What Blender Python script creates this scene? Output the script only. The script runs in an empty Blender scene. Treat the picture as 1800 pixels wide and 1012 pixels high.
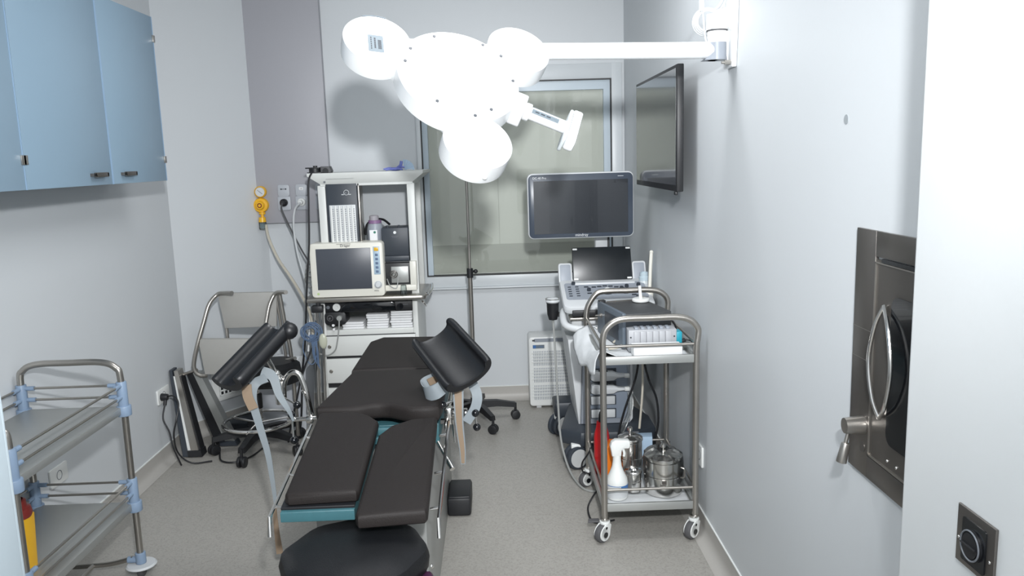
import bpy, bmesh, math, random
from mathutils import Vector, Matrix
random.seed(7)
PI = math.pi
V = Vector
scene = bpy.context.scene
COL = scene.collection

# ------------------------------------------------------------------ camera
F_PX = 1400.0
cam_h = 1.60
def _n(v): return V(v).normalized()
cY = _n(((868-900)/F_PX, (506-278)/F_PX, -1.0))          # world +Y seen in camera axes
_r = math.radians(1.9)
_u = V((-math.sin(_r), math.cos(_r), 0.0))
cZ = (_u - cY*_u.dot(cY)).normalized()
cX = cY.cross(cZ)
R = Matrix((cX, cY, cZ))                                  # camera axes -> world axes
cd = bpy.data.cameras.new('camera'); cam = bpy.data.objects.new('camera', cd); COL.objects.link(cam)
cd.sensor_width = 36.0; cd.lens = F_PX/1800*36.0; cd.clip_start = 0.05
cam.matrix_world = Matrix.Translation((0, 0, cam_h)) @ R.to_4x4()
scene.camera = cam

# ------------------------------------------------------------------ world, lights, exposure
w = bpy.data.worlds.new('world'); scene.world = w; w.use_nodes = True
w.node_tree.nodes['Background'].inputs[0].default_value = (0.93, 0.97, 1.0, 1)
w.node_tree.nodes['Background'].inputs[1].default_value = 1.5
def light(name, kind, loc, energy, color=(1, 1, 1), **kw):
    d = bpy.data.lights.new(name, kind); d.energy = energy; d.color = color
    for k, v in kw.items(): setattr(d, k, v)
    o = bpy.data.objects.new(name, d); COL.objects.link(o); o.location = loc
    return o
fl = light('camera_flash', 'SPOT', (0.13, -0.05, 2.04), 470, (0.97, 0.985, 1.0), spot_size=math.radians(84), spot_blend=1.0, shadow_soft_size=0.055)
fl.rotation_euler = V((-0.11, 1.0, -0.19)).to_track_quat('-Z', 'Y').to_euler()
cl = light('added_fill_light', 'AREA', (-0.05, 3.0, 2.74), 24, (0.97, 0.985, 1.0), shape='RECTANGLE', size=1.2, size_y=0.6)  # ambient fill added under the ceiling, out of view
cl2 = light('added_fill_light', 'AREA', (0.1, 0.2, 2.55), 38, (0.97, 0.985, 1.0), shape='RECTANGLE', size=0.6, size_y=0.6)  # overhead fill added out of view to brighten the doorway reveal
vs = scene.view_settings
vs.view_transform = 'Standard'; vs.look = 'None'; vs.exposure = 0.06; vs.gamma = 1.0; vs.use_curve_mapping = False

# ------------------------------------------------------------------ materials
def lin(c): return tuple(((x/255)/12.92 if x/255 <= .04045 else ((x/255+.055)/1.055)**2.4) for x in c)
def mat(name, rgb, rough=.5, metal=0., noise=0., nscale=8., bump=0., bscale=120., rgb2=None, coat=0., spec=.5, emit=None, alpha=None, trans=0.):
    m = bpy.data.materials.new(name); m.use_nodes = True
    nt = m.node_tree; b = nt.nodes['Principled BSDF']
    c = lin(rgb)
    b.inputs['Base Color'].default_value = (*c, 1)
    b.inputs['Roughness'].default_value = rough; b.inputs['Metallic'].default_value = metal
    b.inputs['Coat Weight'].default_value = coat; b.inputs['Specular IOR Level'].default_value = spec
    b.inputs['Transmission Weight'].default_value = trans
    if alpha is not None: b.inputs['Alpha'].default_value = alpha
    tc = nt.nodes.new('ShaderNodeTexCoord')
    nz = nt.nodes.new('ShaderNodeTexNoise'); nz.inputs['Scale'].default_value = nscale; nz.inputs['Detail'].default_value = 4
    nt.links.new(tc.outputs['Object'], nz.inputs['Vector'])
    mx = nt.nodes.new('ShaderNodeMix'); mx.data_type = 'RGBA'
    c2 = lin(rgb2) if rgb2 else tuple(x*(1-max(noise, .03)) for x in c)
    mx.inputs[6].default_value = (*c, 1); mx.inputs[7].default_value = (*c2, 1)
    nt.links.new(nz.outputs['Fac'], mx.inputs[0]); nt.links.new(mx.outputs[2], b.inputs['Base Color'])
    if bump:
        n2 = nt.nodes.new('ShaderNodeTexNoise'); n2.inputs['Scale'].default_value = bscale; n2.inputs['Detail'].default_value = 3
        nt.links.new(tc.outputs['Object'], n2.inputs['Vector'])
        bp = nt.nodes.new('ShaderNodeBump'); bp.inputs['Strength'].default_value = bump; bp.inputs['Distance'].default_value = .004
        nt.links.new(n2.outputs['Fac'], bp.inputs['Height']); nt.links.new(bp.outputs['Normal'], b.inputs['Normal'])
    return m
def glassy(name, tint=(235, 240, 240), gloss=.08, rough=.03):
    m = bpy.data.materials.new(name); m.use_nodes = True; nt = m.node_tree
    for n in list(nt.nodes): nt.nodes.remove(n)
    o = nt.nodes.new('ShaderNodeOutputMaterial'); t = nt.nodes.new('ShaderNodeBsdfTransparent'); g = nt.nodes.new('ShaderNodeBsdfGlossy')
    t.inputs[0].default_value = (*lin(tint), 1); g.inputs['Roughness'].default_value = rough
    mx = nt.nodes.new('ShaderNodeMixShader'); lw = nt.nodes.new('ShaderNodeLayerWeight'); lw.inputs[0].default_value = .25
    ad = nt.nodes.new('ShaderNodeMath'); ad.operation = 'ADD'; ad.inputs[1].default_value = gloss
    nt.links.new(lw.outputs['Fresnel'], ad.inputs[0]); nt.links.new(ad.outputs[0], mx.inputs[0])
    nt.links.new(t.outputs[0], mx.inputs[1]); nt.links.new(g.outputs[0], mx.inputs[2]); nt.links.new(mx.outputs[0], o.inputs[0])
    return m
def speckle_floor():
    m = mat('vinyl_floor', (168, 166, 163), .42, bump=.03, bscale=300)
    nt = m.node_tree; b = nt.nodes['Principled BSDF']
    tc = nt.nodes.new('ShaderNodeTexCoord'); vo = nt.nodes.new('ShaderNodeTexVoronoi'); vo.inputs['Scale'].default_value = 170
    nt.links.new(tc.outputs['Object'], vo.inputs['Vector'])
    cr = nt.nodes.new('ShaderNodeValToRGB'); e = cr.color_ramp.elements
    e[0].position = 0; e[0].color = (*lin((152, 149, 143)), 1); e[1].position = 1; e[1].color = (*lin((170, 167, 161)), 1)
    x = cr.color_ramp.elements.new(.4); x.color = (*lin((164, 161, 155)), 1)
    sp = nt.nodes.new('ShaderNodeSeparateColor'); nt.links.new(vo.outputs['Color'], sp.inputs[0]); nt.links.new(sp.outputs[0], cr.inputs[0])
    big = nt.nodes.new('ShaderNodeTexNoise'); big.inputs['Scale'].default_value = 1.6; nt.links.new(tc.outputs['Object'], big.inputs['Vector'])
    mx = nt.nodes.new('ShaderNodeMix'); mx.data_type = 'RGBA'; mx.blend_type = 'MULTIPLY'; mx.inputs[0].default_value = .12
    nt.links.new(cr.outputs[0], mx.inputs[6]); nt.links.new(big.outputs['Fac'], mx.inputs[7]); nt.links.new(mx.outputs[2], b.inputs['Base Color'])
    return m
M = dict(
    wall=mat('wall_paint', (205, 209, 212), .45, bump=.05, bscale=90, noise=.03, nscale=1.5),
    wall2=mat('wall_reveal_paint', (222, 225, 226), .4, bump=.05, bscale=90),
    floor=speckle_floor(),
    cove=mat('cove_vinyl', (180, 177, 172), .45, noise=.08, nscale=160),
    ceil=mat('ceiling_paint', (225, 227, 228), .8),
    greypanel=mat('grey_service_panel', (164, 164, 170), .5, noise=.03, nscale=60),
    white=mat('white_plastic', (226, 228, 226), .38),
    lampwhite=mat('lamp_white_enamel', (236, 238, 239), .28, coat=.3),
    alu=mat('white_aluminium', (206, 211, 214), .35),
    offwhite=mat('off_white_enamel', (212, 214, 211), .4),
    cream=mat('cream_plastic', (222, 220, 210), .4),
    blue=mat('sky_blue_laminate', (134, 158, 176), .4, noise=.02, nscale=3),
    blueedge=mat('pale_blue_edging', (140, 168, 196), .3),
    steel=mat('brushed_steel', (176, 172, 166), .3, metal=.9, noise=.12, nscale=20),
    chrome=mat('chrome', (225, 223, 220), .16, metal=1.),
    darksteel=mat('dull_steel_sheet', (120, 116, 112), .36, metal=.85, noise=.12, nscale=6),
    matsteel=mat('matte_steel_sheet', (176, 178, 176), .42, metal=.6, noise=.08, nscale=5),
    black=mat('black_plastic', (28, 29, 32), .45),
    blackgloss=mat('black_gloss', (18, 20, 24), .12, coat=.4),
    screen=mat('screen_glass', (34, 38, 44), .16, coat=.5),
    screen2=mat('matte_screen', (70, 74, 82), .35),
    bezel=mat('dark_blue_grey_bezel', (62, 70, 82), .25),
    leather=mat('dark_grey_vinyl', (37, 33, 32), .6, spec=.28, bump=.25, bscale=380, noise=.1, nscale=7),
    leatherb=mat('black_vinyl', (20, 21, 24), .5, spec=.35, bump=.25, bscale=300, noise=.1, nscale=7),
    stirrup=mat('moulded_black_foam', (22, 23, 26), .42, bump=.12, bscale=300),
    teal=mat('teal_enamel', (62, 106, 114), .45, noise=.25, nscale=40),
    seatgrey=mat('grey_upholstery', (160, 159, 155), .6, noise=.06, nscale=50),
    usgrey=mat('cool_grey_plastic', (150, 156, 165), .42),
    usdark=mat('charcoal_plastic', (52, 58, 66), .45),
    uslight=mat('light_grey_plastic', (205, 208, 210), .4),
    rubber=mat('grey_rubber', (84, 84, 86), .6),
    key=mat('key_grey', (108, 112, 118), .45),
    yellow=mat('yellow_plastic', (232, 178, 38), .35),
    red=mat('red_plastic', (190, 30, 36), .35),
    redd=mat('dark_red_plastic', (120, 42, 38), .4),
    orange=mat('orange_plastic', (228, 120, 26), .38),
    jointblue=mat('blue_joint_plastic', (132, 152, 176), .4),
    glove=mat('blue_nitrile', (112, 122, 190), .5, bump=.2, bscale=60),
    mask=mat('pale_blue_mask', (168, 192, 214), .6),
    wire=mat('blue_wire', (92, 112, 140), .45),
    beigetube=mat('beige_tubing', (196, 190, 176), .35),
    greytube=mat('grey_tubing', (150, 152, 150), .4),
    towel=mat('white_paper_pack', (232, 233, 234), .7),
    drape=mat('white_drape_sheet', (212, 215, 217), .6, bump=.5, bscale=30),
    tan=mat('tan_leather_strap', (140, 121, 101), .6),
    sblue=mat('pale_blue_strap', (134, 142, 147), .5),
    teallab=mat('teal_label', (30, 150, 170), .4),
    bluelab=mat('blue_label', (60, 110, 170), .4),
    purple=mat('purple_bag', (62, 28, 56), .45, bump=.4, bscale=30),
    purplecap=mat('purple_collar', (134, 104, 140), .4),
    blind=mat('frosted_panel', (186, 188, 181), .5, noise=.02, nscale=2),
    blind2=mat('lower_frosted_strip', (158, 160, 153), .55),
    seal=mat('black_seal', (38, 40, 42), .5),
    label=mat('grey_label', (112, 124, 132), .6),
    ink=mat('dark_ink', (44, 48, 56), .6),
    blackamp=mat('graphite_case', (64, 66, 68), .5, bump=.3, bscale=500),
    ampfront=mat('blue_grey_panel', (92, 102, 112), .45),
    gbox=mat('silver_case', (168, 170, 174), .4),
    smudge=mat('wall_smudge', (150, 156, 160), .7),
    clear=glassy('clear_plastic', (225, 232, 232), .05, .1),
    film=glassy('clear_plastic_film', (244, 245, 244), .07, .25),
    glass=glassy('window_glass', (254, 255, 254), .0, .02),
    frost=mat('translucent_plastic', (205, 212, 214), .35),
    lens=mat('lamp_lens', (176, 182, 187), .3, coat=.2),
)

# ------------------------------------------------------------------ mesh helpers
class MB:
    def __init__(s): s.b = bmesh.new()
    def _fin(s, geom_before, mi):
        for f in s.b.faces:
            if f not in geom_before: f.material_index = mi
    def _snap(s): return set(s.b.faces)
    def box(s, x0, x1, y0, y1, z0, z1, bev=0., mi=0, seg=2, rot=None, piv=None):
        o = s._snap()
        r = bmesh.ops.create_cube(s.b, size=1.0); vs = r['verts']
        for v in vs:
            v.co = V((x0+(v.co.x+.5)*(x1-x0), y0+(v.co.y+.5)*(y1-y0), z0+(v.co.z+.5)*(z1-z0)))
        if bev: bmesh.ops.bevel(s.b, geom=list({e for v in vs for e in v.link_edges}), offset=bev, segments=seg, affect='EDGES', profile=.5)
        nf = [f for f in s.b.faces if f not in o]
        for f in nf: f.material_index = mi
        if rot is not None:
            p = V(piv) if piv else V(((x0+x1)/2, (y0+y1)/2, (z0+z1)/2))
            for v in {v for f in nf for v in f.verts}: v.co = p + rot @ (v.co-p)
        return s
    def prism(s, pts, O, U, W, N, t, bev=0., mi=0, seg=2):
        """polygon pts (u,w) in frame O,U,W extruded t along N"""
        o = s._snap(); O, U, W, N = V(O), V(U), V(W), V(N)
        a = [s.b.verts.new(O+U*p[0]+W*p[1]) for p in pts]; c = [s.b.verts.new(O+U*p[0]+W*p[1]+N*t) for p in pts]
        n = len(pts); fs = [s.b.faces.new(a), s.b.faces.new(c[::-1])]
        for i in range(n): fs.append(s.b.faces.new((a[i], c[i], c[(i+1) % n], a[(i+1) % n])))
        bmesh.ops.recalc_face_normals(s.b, faces=fs)
        if bev:
            es = {e for f in fs[:2] for e in f.edges}
            bmesh.ops.bevel(s.b, geom=list(es), offset=bev, segments=seg, affect='EDGES', profile=.5)
        for f in s.b.faces:
            if f not in o: f.material_index = mi
        return s
    def slab(s, poly, ztop, th, bev=.02, mi=0, seg=3):
        o = s._snap()
        a = [s.b.verts.new((x, y, ztop(x, y))) for x, y in poly]; c = [s.b.verts.new((x, y, ztop(x, y)-th)) for x, y in poly]
        n = len(poly); fs = [s.b.faces.new(a), s.b.faces.new(c[::-1])]
        for i in range(n): fs.append(s.b.faces.new((a[i], c[i], c[(i+1) % n], a[(i+1) % n])))
        bmesh.ops.recalc_face_normals(s.b, faces=fs)
        if bev: bmesh.ops.bevel(s.b, geom=list({e for f in fs[:2] for e in f.edges}), offset=bev, segments=seg, affect='EDGES', profile=.55)
        for f in s.b.faces:
            if f not in o: f.material_index = mi
        return s
    def rings(s, rings, mi=0, closed=False, caps=True):
        vr = [[s.b.verts.new(p) for p in r] for r in rings]; n = len(vr[0]); m = len(vr)
        fs = []
        for i in range(m if closed else m-1):
            A, B = vr[i], vr[(i+1) % m]
            for j in range(n):
                fs.append(s.b.faces.new((A[j], A[(j+1) % n], B[(j+1) % n], B[j])))
        if caps and not closed:
            fs.append(s.b.faces.new(vr[0][::-1])); fs.append(s.b.faces.new(vr[-1]))
        bmesh.ops.recalc_face_normals(s.b, faces=fs)
        for f in fs: f.material_index = mi
        return s
    def tube(s, pts, r, n=10, mi=0, sub=6, closed=False, straight=False):
        P = [V(p) for p in pts]
        if not straight and len(P) > 2:
            Q = []; L = len(P)
            rng = range(L) if closed else range(L-1)
            for i in rng:
                p0 = P[(i-1) % L] if (closed or i > 0) else P[0]*2-P[1]
                p1 = P[i]; p2 = P[(i+1) % L]; p3 = P[(i+2) % L] if (closed or i+2 < L) else P[-1]*2-P[-2]
                for k in range(sub):
                    t = k/sub
                    Q.append(.5*((2*p1)+(p2-p0)*t+(2*p0-5*p1+4*p2-p3)*t*t+(3*p1-p0-3*p2+p3)*t**3))
            if not closed: Q.append(P[-1])
            P = Q
        rs = r if callable(r) else (lambda t: r)
        rings = []; L = len(P); up = None
        for i, p in enumerate(P):
            a = P[(i-1) % L] if (closed or i > 0) else P[0]; c = P[(i+1) % L] if (closed or i < L-1) else P[-1]
            d = (c-a)
            d = d.normalized() if d.length > 1e-9 else V((0, 0, 1))
            if up is None: up = d.orthogonal().normalized()
            up = (up - d*up.dot(d)); up = up.normalized() if up.length > 1e-6 else d.orthogonal().normalized()
            sd = d.cross(up)
            rr = rs(i/max(1, L-1))
            rings.append([p+(up*math.cos(2*PI*k/n)+sd*math.sin(2*PI*k/n))*rr for k in range(n)])
        return s.rings(rings, mi, closed)
    def cyl(s, p0, p1, r, r2=None, n=24, mi=0, bev=0.):
        p0, p1 = V(p0), V(p1); r2 = r if r2 is None else r2
        if bev:
            d = (p1-p0).normalized()
            return s.lathe([(0, 0), (r-bev, 0), (r-bev*.3, bev*.3), (r, bev), (r2, (p1-p0).length-bev), (r2-bev*.3, (p1-p0).length-bev*.3), (r2-bev, (p1-p0).length), (0, (p1-p0).length)], p0, d, n, mi)
        d = (p1-p0).normalized(); u = d.orthogonal().normalized(); w_ = d.cross(u)
        return s.rings([[p+(u*math.cos(2*PI*k/n)+w_*math.sin(2*PI*k/n))*q for k in range(n)] for p, q in ((p0, r), (p1, r2))], mi)
    def lathe(s, prof, c, axis=(0, 0, 1), n=28, mi=0):
        c = V(c); d = V(axis).normalized(); u = d.orthogonal().normalized(); w_ = d.cross(u)
        fs = []; vr = []
        for r, z in prof:
            if r < 1e-6: vr.append([s.b.verts.new(c+d*z)])
            else: vr.append([s.b.verts.new(c+d*z+(u*math.cos(2*PI*k/n)+w_*math.sin(2*PI*k/n))*r) for k in range(n)])
        for A, B in zip(vr, vr[1:]):
            if len(A) == 1 and len(B) == 1: continue
            for j in range(n):
                k = (j+1) % n
                if len(A) == 1: fs.append(s.b.faces.new((A[0], B[k], B[j])))
                elif len(B) == 1: fs.append(s.b.faces.new((A[j], A[k], B[0])))
                else: fs.append(s.b.faces.new((A[j], A[k], B[k], B[j])))
        bmesh.ops.recalc_face_normals(s.b, faces=fs)
        for f in fs: f.material_index = mi
        return s
    def sph(s, c, r, sc=(1, 1, 1), mi=0, n=16):
        o = s._snap(); bmesh.ops.create_uvsphere(s.b, u_segments=n, v_segments=max(8, n//2), radius=r)
        nf = [f for f in s.b.faces if f not in o]
        for v in {v for f in nf for v in f.verts}: v.co = V(c)+V((v.co.x*sc[0], v.co.y*sc[1], v.co.z*sc[2]))
        for f in nf: f.material_index = mi
        return s
    def torus(s, c, R_, r, axis=(0, 0, 1), n=40, m=10, mi=0):
        d = V(axis).normalized(); u = d.orthogonal().normalized(); w_ = d.cross(u); c = V(c)
        return s.tube([c+(u*math.cos(2*PI*k/n)+w_*math.sin(2*PI*k/n))*R_ for k in range(n)], r, m, mi, closed=True, straight=True)
    def ribbon(s, pts, wdir, width, th=.003, mi=0, sub=6):
        P = [V(p) for p in pts]; Q = []
        for i in range(len(P)-1):
            p0 = P[i-1] if i else P[0]*2-P[1]; p1 = P[i]; p2 = P[i+1]; p3 = P[i+2] if i+2 < len(P) else P[-1]*2-P[-2]
            for k in range(sub):
                t = k/sub; Q.append(.5*((2*p1)+(p2-p0)*t+(2*p0-5*p1+4*p2-p3)*t*t+(3*p1-p0-3*p2+p3)*t**3))
        Q.append(P[-1]); rg = []
        for i, p in enumerate(Q):
            d = (Q[min(i+1, len(Q)-1)]-Q[max(i-1, 0)]).normalized()
            wd = wdir(i/(len(Q)-1)) if callable(wdir) else V(wdir)
            wd = (wd-d*wd.dot(d)).normalized(); nn = d.cross(wd)*th/2; wv = wd*(width(i/(len(Q)-1)) if callable(width) else width)/2
            rg.append([p-wv-nn, p+wv-nn, p+wv+nn, p-wv+nn])
        return s.rings(rg, mi)
    def text(s, txt, size, O, U, W, ext=.0006, mi=0, center=False):
        cu = bpy.data.curves.new('t', 'FONT'); cu.body = txt; cu.size = size; cu.extrude = ext
        if center: cu.align_x = 'CENTER'
        ob = bpy.data.objects.new('t', cu); COL.objects.link(ob)
        me = bpy.data.meshes.new_from_object(ob.evaluated_get(bpy.context.evaluated_depsgraph_get()))
        bpy.data.objects.remove(ob); bpy.data.curves.remove(cu)
        U, W, O = V(U).normalized(), V(W).normalized(), V(O); N = U.cross(W)
        o = s._snap(); s.b.from_mesh(me); bpy.data.meshes.remove(me)
        nf = [f for f in s.b.faces if f not in o]
        for v in {v for f in nf for v in f.verts}: v.co = O+U*v.co.x+W*v.co.y+N*v.co.z
        for f in nf: f.material_index = mi
        return s
    def build(s, name, mats, parent=None, smooth=True, local=False, angle=35):
        me = bpy.data.meshes.new(name)
        if parent is not None and not local:
            p = parent
            while p.parent: p = p.parent
            off = p.location.copy()
            if not p.get('_local'):
                for v in s.b.verts: v.co -= off
        s.b.to_mesh(me); s.b.free()
        for m_ in (mats if isinstance(mats, (list, tuple)) else [mats]): me.materials.append(m_ if not isinstance(m_, str) else M[m_])
        if smooth:
            for p in me.polygons: p.use_smooth = True
            try: me.set_sharp_from_angle(angle=math.radians(angle))
            except Exception: pass
        o = bpy.data.objects.new(name, me); COL.objects.link(o)
        if parent is not None: o.parent = parent
        return o
def thing(name, label, cat, loc=(0, 0, 0), rz=0., group=None, local=False):
    o = bpy.data.objects.new(name, None); COL.objects.link(o); o.empty_display_size = .05
    o.location = loc; o.rotation_euler = (0, 0, rz); o['label'] = label; o['category'] = cat
    if group: o['group'] = group
    if local: o['_local'] = 1
    return o
def tag(o, label, cat, group=None):
    o['label'] = label; o['category'] = cat
    if group: o['group'] = group
    return o
def struct(o): o['kind'] = 'structure'; return o
def dup(root, loc, rz=None, label=None, group=None):
    r = root.copy(); COL.objects.link(r); r.location = loc
    if rz is not None: r.rotation_euler = (0, 0, rz)
    if label: r['label'] = label
    if group: r['group'] = group
    def rec(a, b):
        for ch in list(a.children):
            c = ch.copy(); COL.objects.link(c); c.parent = b; rec(ch, c)
    rec(root, r)
    return r
def rrect(w_, h, r, n=5, cx=0., cy=0.):
    P = []
    for sx, sy, a0 in ((1, 1, 0), (-1, 1, 90), (-1, -1, 180), (1, -1, 270)):
        for k in range(n+1):
            a = math.radians(a0+90*k/n); P.append((cx+sx*(w_/2-r)+r*math.cos(a), cy+sy*(h/2-r)+r*math.sin(a)))
    return P
X_, Y_, Z_ = V((1, 0, 0)), V((0, 1, 0)), V((0, 0, 1))

# ------------------------------------------------------------------ the room
XL, XR, YB, ZC = -1.86, .84, 5.17, 2.80
YD = 4.60; XA = -1.475            # slanted corner wall from (XL,YD) to (XA,YB)
struct(MB().box(XL-.3, 1.4, -2.2, YB+.4, -.06, 0).build('floor', 'floor', smooth=False))
struct(MB().box(XL-.3, 1.4, -2.2, YB+.4, ZC, ZC+.06).build('ceiling', 'ceil', smooth=False))
struct(MB().box(XL-.12, XL, .9, YD+.1, 0, ZC).build('wall_left', 'wall', smooth=False))
struct(MB().prism([(XL-.12, YD), (XL, YD), (XA, YB), (XA, YB+.15), (XL-.12, YB+.15)], (0, 0, 0), X_, Y_, Z_, ZC).build('wall_corner', 'wall', smooth=False))
# back wall with the window hole
WX0, WX1, WZ0, WZ1 = -.462, .760, .845, 2.080
b = MB()
b.box(XA, WX0, YB, YB+.15, 0, ZC).box(WX1, XR+.1, YB, YB+.15, 0, ZC).box(WX0, WX1, YB, YB+.15, 0, WZ0).box(WX0, WX1, YB, YB+.15, WZ1, ZC)
struct(b.build('wall_back', 'wall', smooth=False))
struct(MB().box(XR, XR+.12, 1.318, YB+.15, 0, ZC).build('wall_right', 'wall', smooth=False))
struct(MB().prism(rrect(.5, 3.3, .012, 3, .95, -.332), (0, 0, 0), X_, Y_, Z_, ZC).build('wall_doorway', 'wall2'))
struct(MB().box(XL-.12, -.70, .90, 1.02, 0, ZC).build('wall_front', 'wall', smooth=False))
struct(MB().box(-.75, -.70, -2.0, .90, 0, ZC).build('wall_corridor', 'wall', smooth=False))
# door frame at the left of the doorway
b = MB(); b.box(-.70, -.643, .86, 1.0, 0, 2.2, .004).box(-.665, -.648, 1.0, 1.012, 0, 2.2, .003).box(-.70, -.66, 1.0, 1.03, 0, 2.2, .004)
struct(b.build('door_1', mat('door_frame_paint', (176, 188, 195), .35)))
# coved skirting
def cove(name, p0, p1, nrm):
    p0, p1, nrm = V(p0), V(p1), V(nrm).normalized(); h = .09; prof = []
    prof.append((0, h)); prof.append((.004, h)); prof.append((.004, .045))
    for k in range(1, 7):
        a = PI/2*k/6; prof.append((.004+.04*(1-math.cos(a)), .045-.042*math.sin(a)))
    prof.append((.05, .001)); prof.append((0, .001))
    L = (p1-p0).normalized()
    o = MB().prism(prof, p0, nrm, Z_, L, (p1-p0).length).build(name, 'cove')
    struct(o)
    struct(MB().prism([(0, h), (.006, h), (.006, h+.005), (0, h+.005)], p0, nrm, Z_, L, (p1-p0).length).build(name.replace('baseboard', 'trim'), 'white'))
cove('baseboard_left', (XL, 1.02, 0), (XL, YD, 0), (1, 0, 0))
dA = V((XA-XL, YB-YD, 0)); nA = V((dA.y, -dA.x, 0)).normalized()
cove('baseboard_corner', (XL, YD, 0), (XA, YB, 0), nA)
cove('baseboard_back', (XA, YB, 0), (XR, YB, 0), (0, -1, 0))
cove('baseboard_right', (XR, 1.32, 0), (XR, YB, 0), (-1, 0, 0))
# smudge on the right wall
tag(MB().cyl((XR-.0012, 1.913, 1.666), (XR, 1.913, 1.666), .0115, n=20).build('smudge_mark', 'smudge'), 'small round grey smudge on the right wall above the steel hatch', 'wall smudge')
# unseen ceiling panel added as a housing for the ambient fill lamp
b = thing('added_ceiling_panel', 'added rectangular white ceiling panel, out of view above the exam table', 'ceiling light', (-.05, 3.0, ZC-.03))
MB().box(-.67, .57, 2.68, 3.32, ZC-.025, ZC, .004).build('frame', 'white', b)
MB().box(-.64, .54, 2.71, 3.29, ZC-.03, ZC-.024).build('diffuser', mat('added_panel_white', (235, 240, 245), .6), b)

# window
wf = struct(thing('window_1', 'x', 'x', (0, YB, WZ0)));
for k in ('label', 'category'): del wf[k]
b = MB()
for x0, x1, z0, z1 in ((WX0-.025, WX0+.004, WZ0-.07, WZ1+.09), (WX1-.004, WX1+.062, WZ0-.07, WZ1+.09), (WX0, WX1, WZ1-.004, WZ1+.09), (WX0, WX1, WZ0-.07, WZ0+.004)):
    b.box(x0, x1, YB-.022, YB+.02, z0, z1, .003)
b.box(WX0-.03, WX1+.062, YB-.04, YB, WZ0-.082, WZ0-.07, .003)
b.build('window_frame', 'alu', wf)
def ringbox(b, x0, x1, z0, z1, t, y0, y1, mi=0):
    b.box(x0, x0+t, y0, y1, z0, z1, mi=mi).box(x1-t, x1, y0, y1, z0, z1, mi=mi).box(x0+t, x1-t, y0, y1, z0, z0+t, mi=mi).box(x0+t, x1-t, y0, y1, z1-t, z1, mi=mi)
b = MB(); ringbox(b, WX0+.004, WX1-.004, WZ0+.004, WZ1-.004, .007, YB-.026, YB+.02); b.build('seal', 'seal', wf, smooth=False)
b = MB()
b.box(WX0+.011, WX0+.045, YB-.005, YB+.05, WZ0+.011, WZ1-.011).box(WX1-.052, WX1-.011, YB-.002, YB+.05, WZ0+.011, WZ1-.011).box(WX0+.045, WX1-.052, YB-.002, YB+.05, WZ1-.068, WZ1-.011)
b.build('sash', mat('pale_sash', (186, 200, 210), .35), wf, smooth=False)
MB().box(WX0+.045, WX1-.05, YB+.02, YB+.024, WZ0+.011, WZ1-.068).build('pane', 'glass', wf, smooth=False)
MB().box(WX0+.03, WX1-.03, YB+.035, YB+.045, WZ0+.011, WZ1-.06).build('frosted_panel', 'blind', wf, smooth=False)
MB().box(WX0+.045, WX1-.052, YB+.028, YB+.035, WZ0+.011, WZ0+.20).build('lower_strip', 'blind2', wf, smooth=False)
MB().box(.02, .023, YB+.030, YB+.035, WZ0+.2, WZ1-.068).build('panel_joint', 'blind2', wf, smooth=False)

# ------------------------------------------------------------------ grey service panel and gas outlets
tag(MB().box(-1.545, -1.045, YB-.05, YB, 1.232, ZC, .003).build('service_panel', 'greypanel'), 'tall grey wall panel carrying the gas outlets', 'wall panel')
PY = YB-.05
g = thing('suction_regulator', 'yellow suction regulator with round gauge and clear jar on grey wall panel', 'regulator', (-1.484, PY, 1.35))
MB().lathe([(0, 0), (.036, 0), (.036, .03), (.031, .036), (.029, .03), (0, .03)], (-1.481, PY, 1.434), (0, -1, 0)).build('gauge', ['yellow'], g)
o = MB().cyl((-1.481, PY-.0295, 1.434), (-1.481, PY-.032, 1.434), .029).build('gauge_face', 'uslight', g)
MB().box(-1.502, -1.462, PY-.0335, PY-.0325, 1.433, 1.435, rot=Matrix.Rotation(.7, 3, 'Y')).build('needle', 'ink', g)
MB().lathe([(0, 0), (.047, 0), (.047, .02), (.043, .028), (.028, .03), (.026, .045), (.022, .05), (0, .05)], (-1.485, PY, 1.350), (0, -1, 0)).build('regulator_body', 'yellow', g)
MB().torus((-1.485, PY-.051, 1.35), .012, .003, (0, -1, 0)).build('knob_ring', 'redd', g)
MB().cyl((-1.48, PY-.02, 1.312), (-1.48, PY-.02, 1.26), .01).lathe([(0, 0), (.02, 0), (.02, .012), (0, .014)], (-1.48, PY-.02, 1.293)).build('stem', 'yellow', g)
MB().cyl((-1.48, PY-.03, 1.245), (-1.48, PY-.03, 1.275), .024, .021).build('jar_lid', 'yellow', g)
MB().lathe([(.023, .05), (.023, .004), (.019, 0), (0, 0)], (-1.48, PY-.03, 1.198)).build('jar', 'clear', g)
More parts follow.
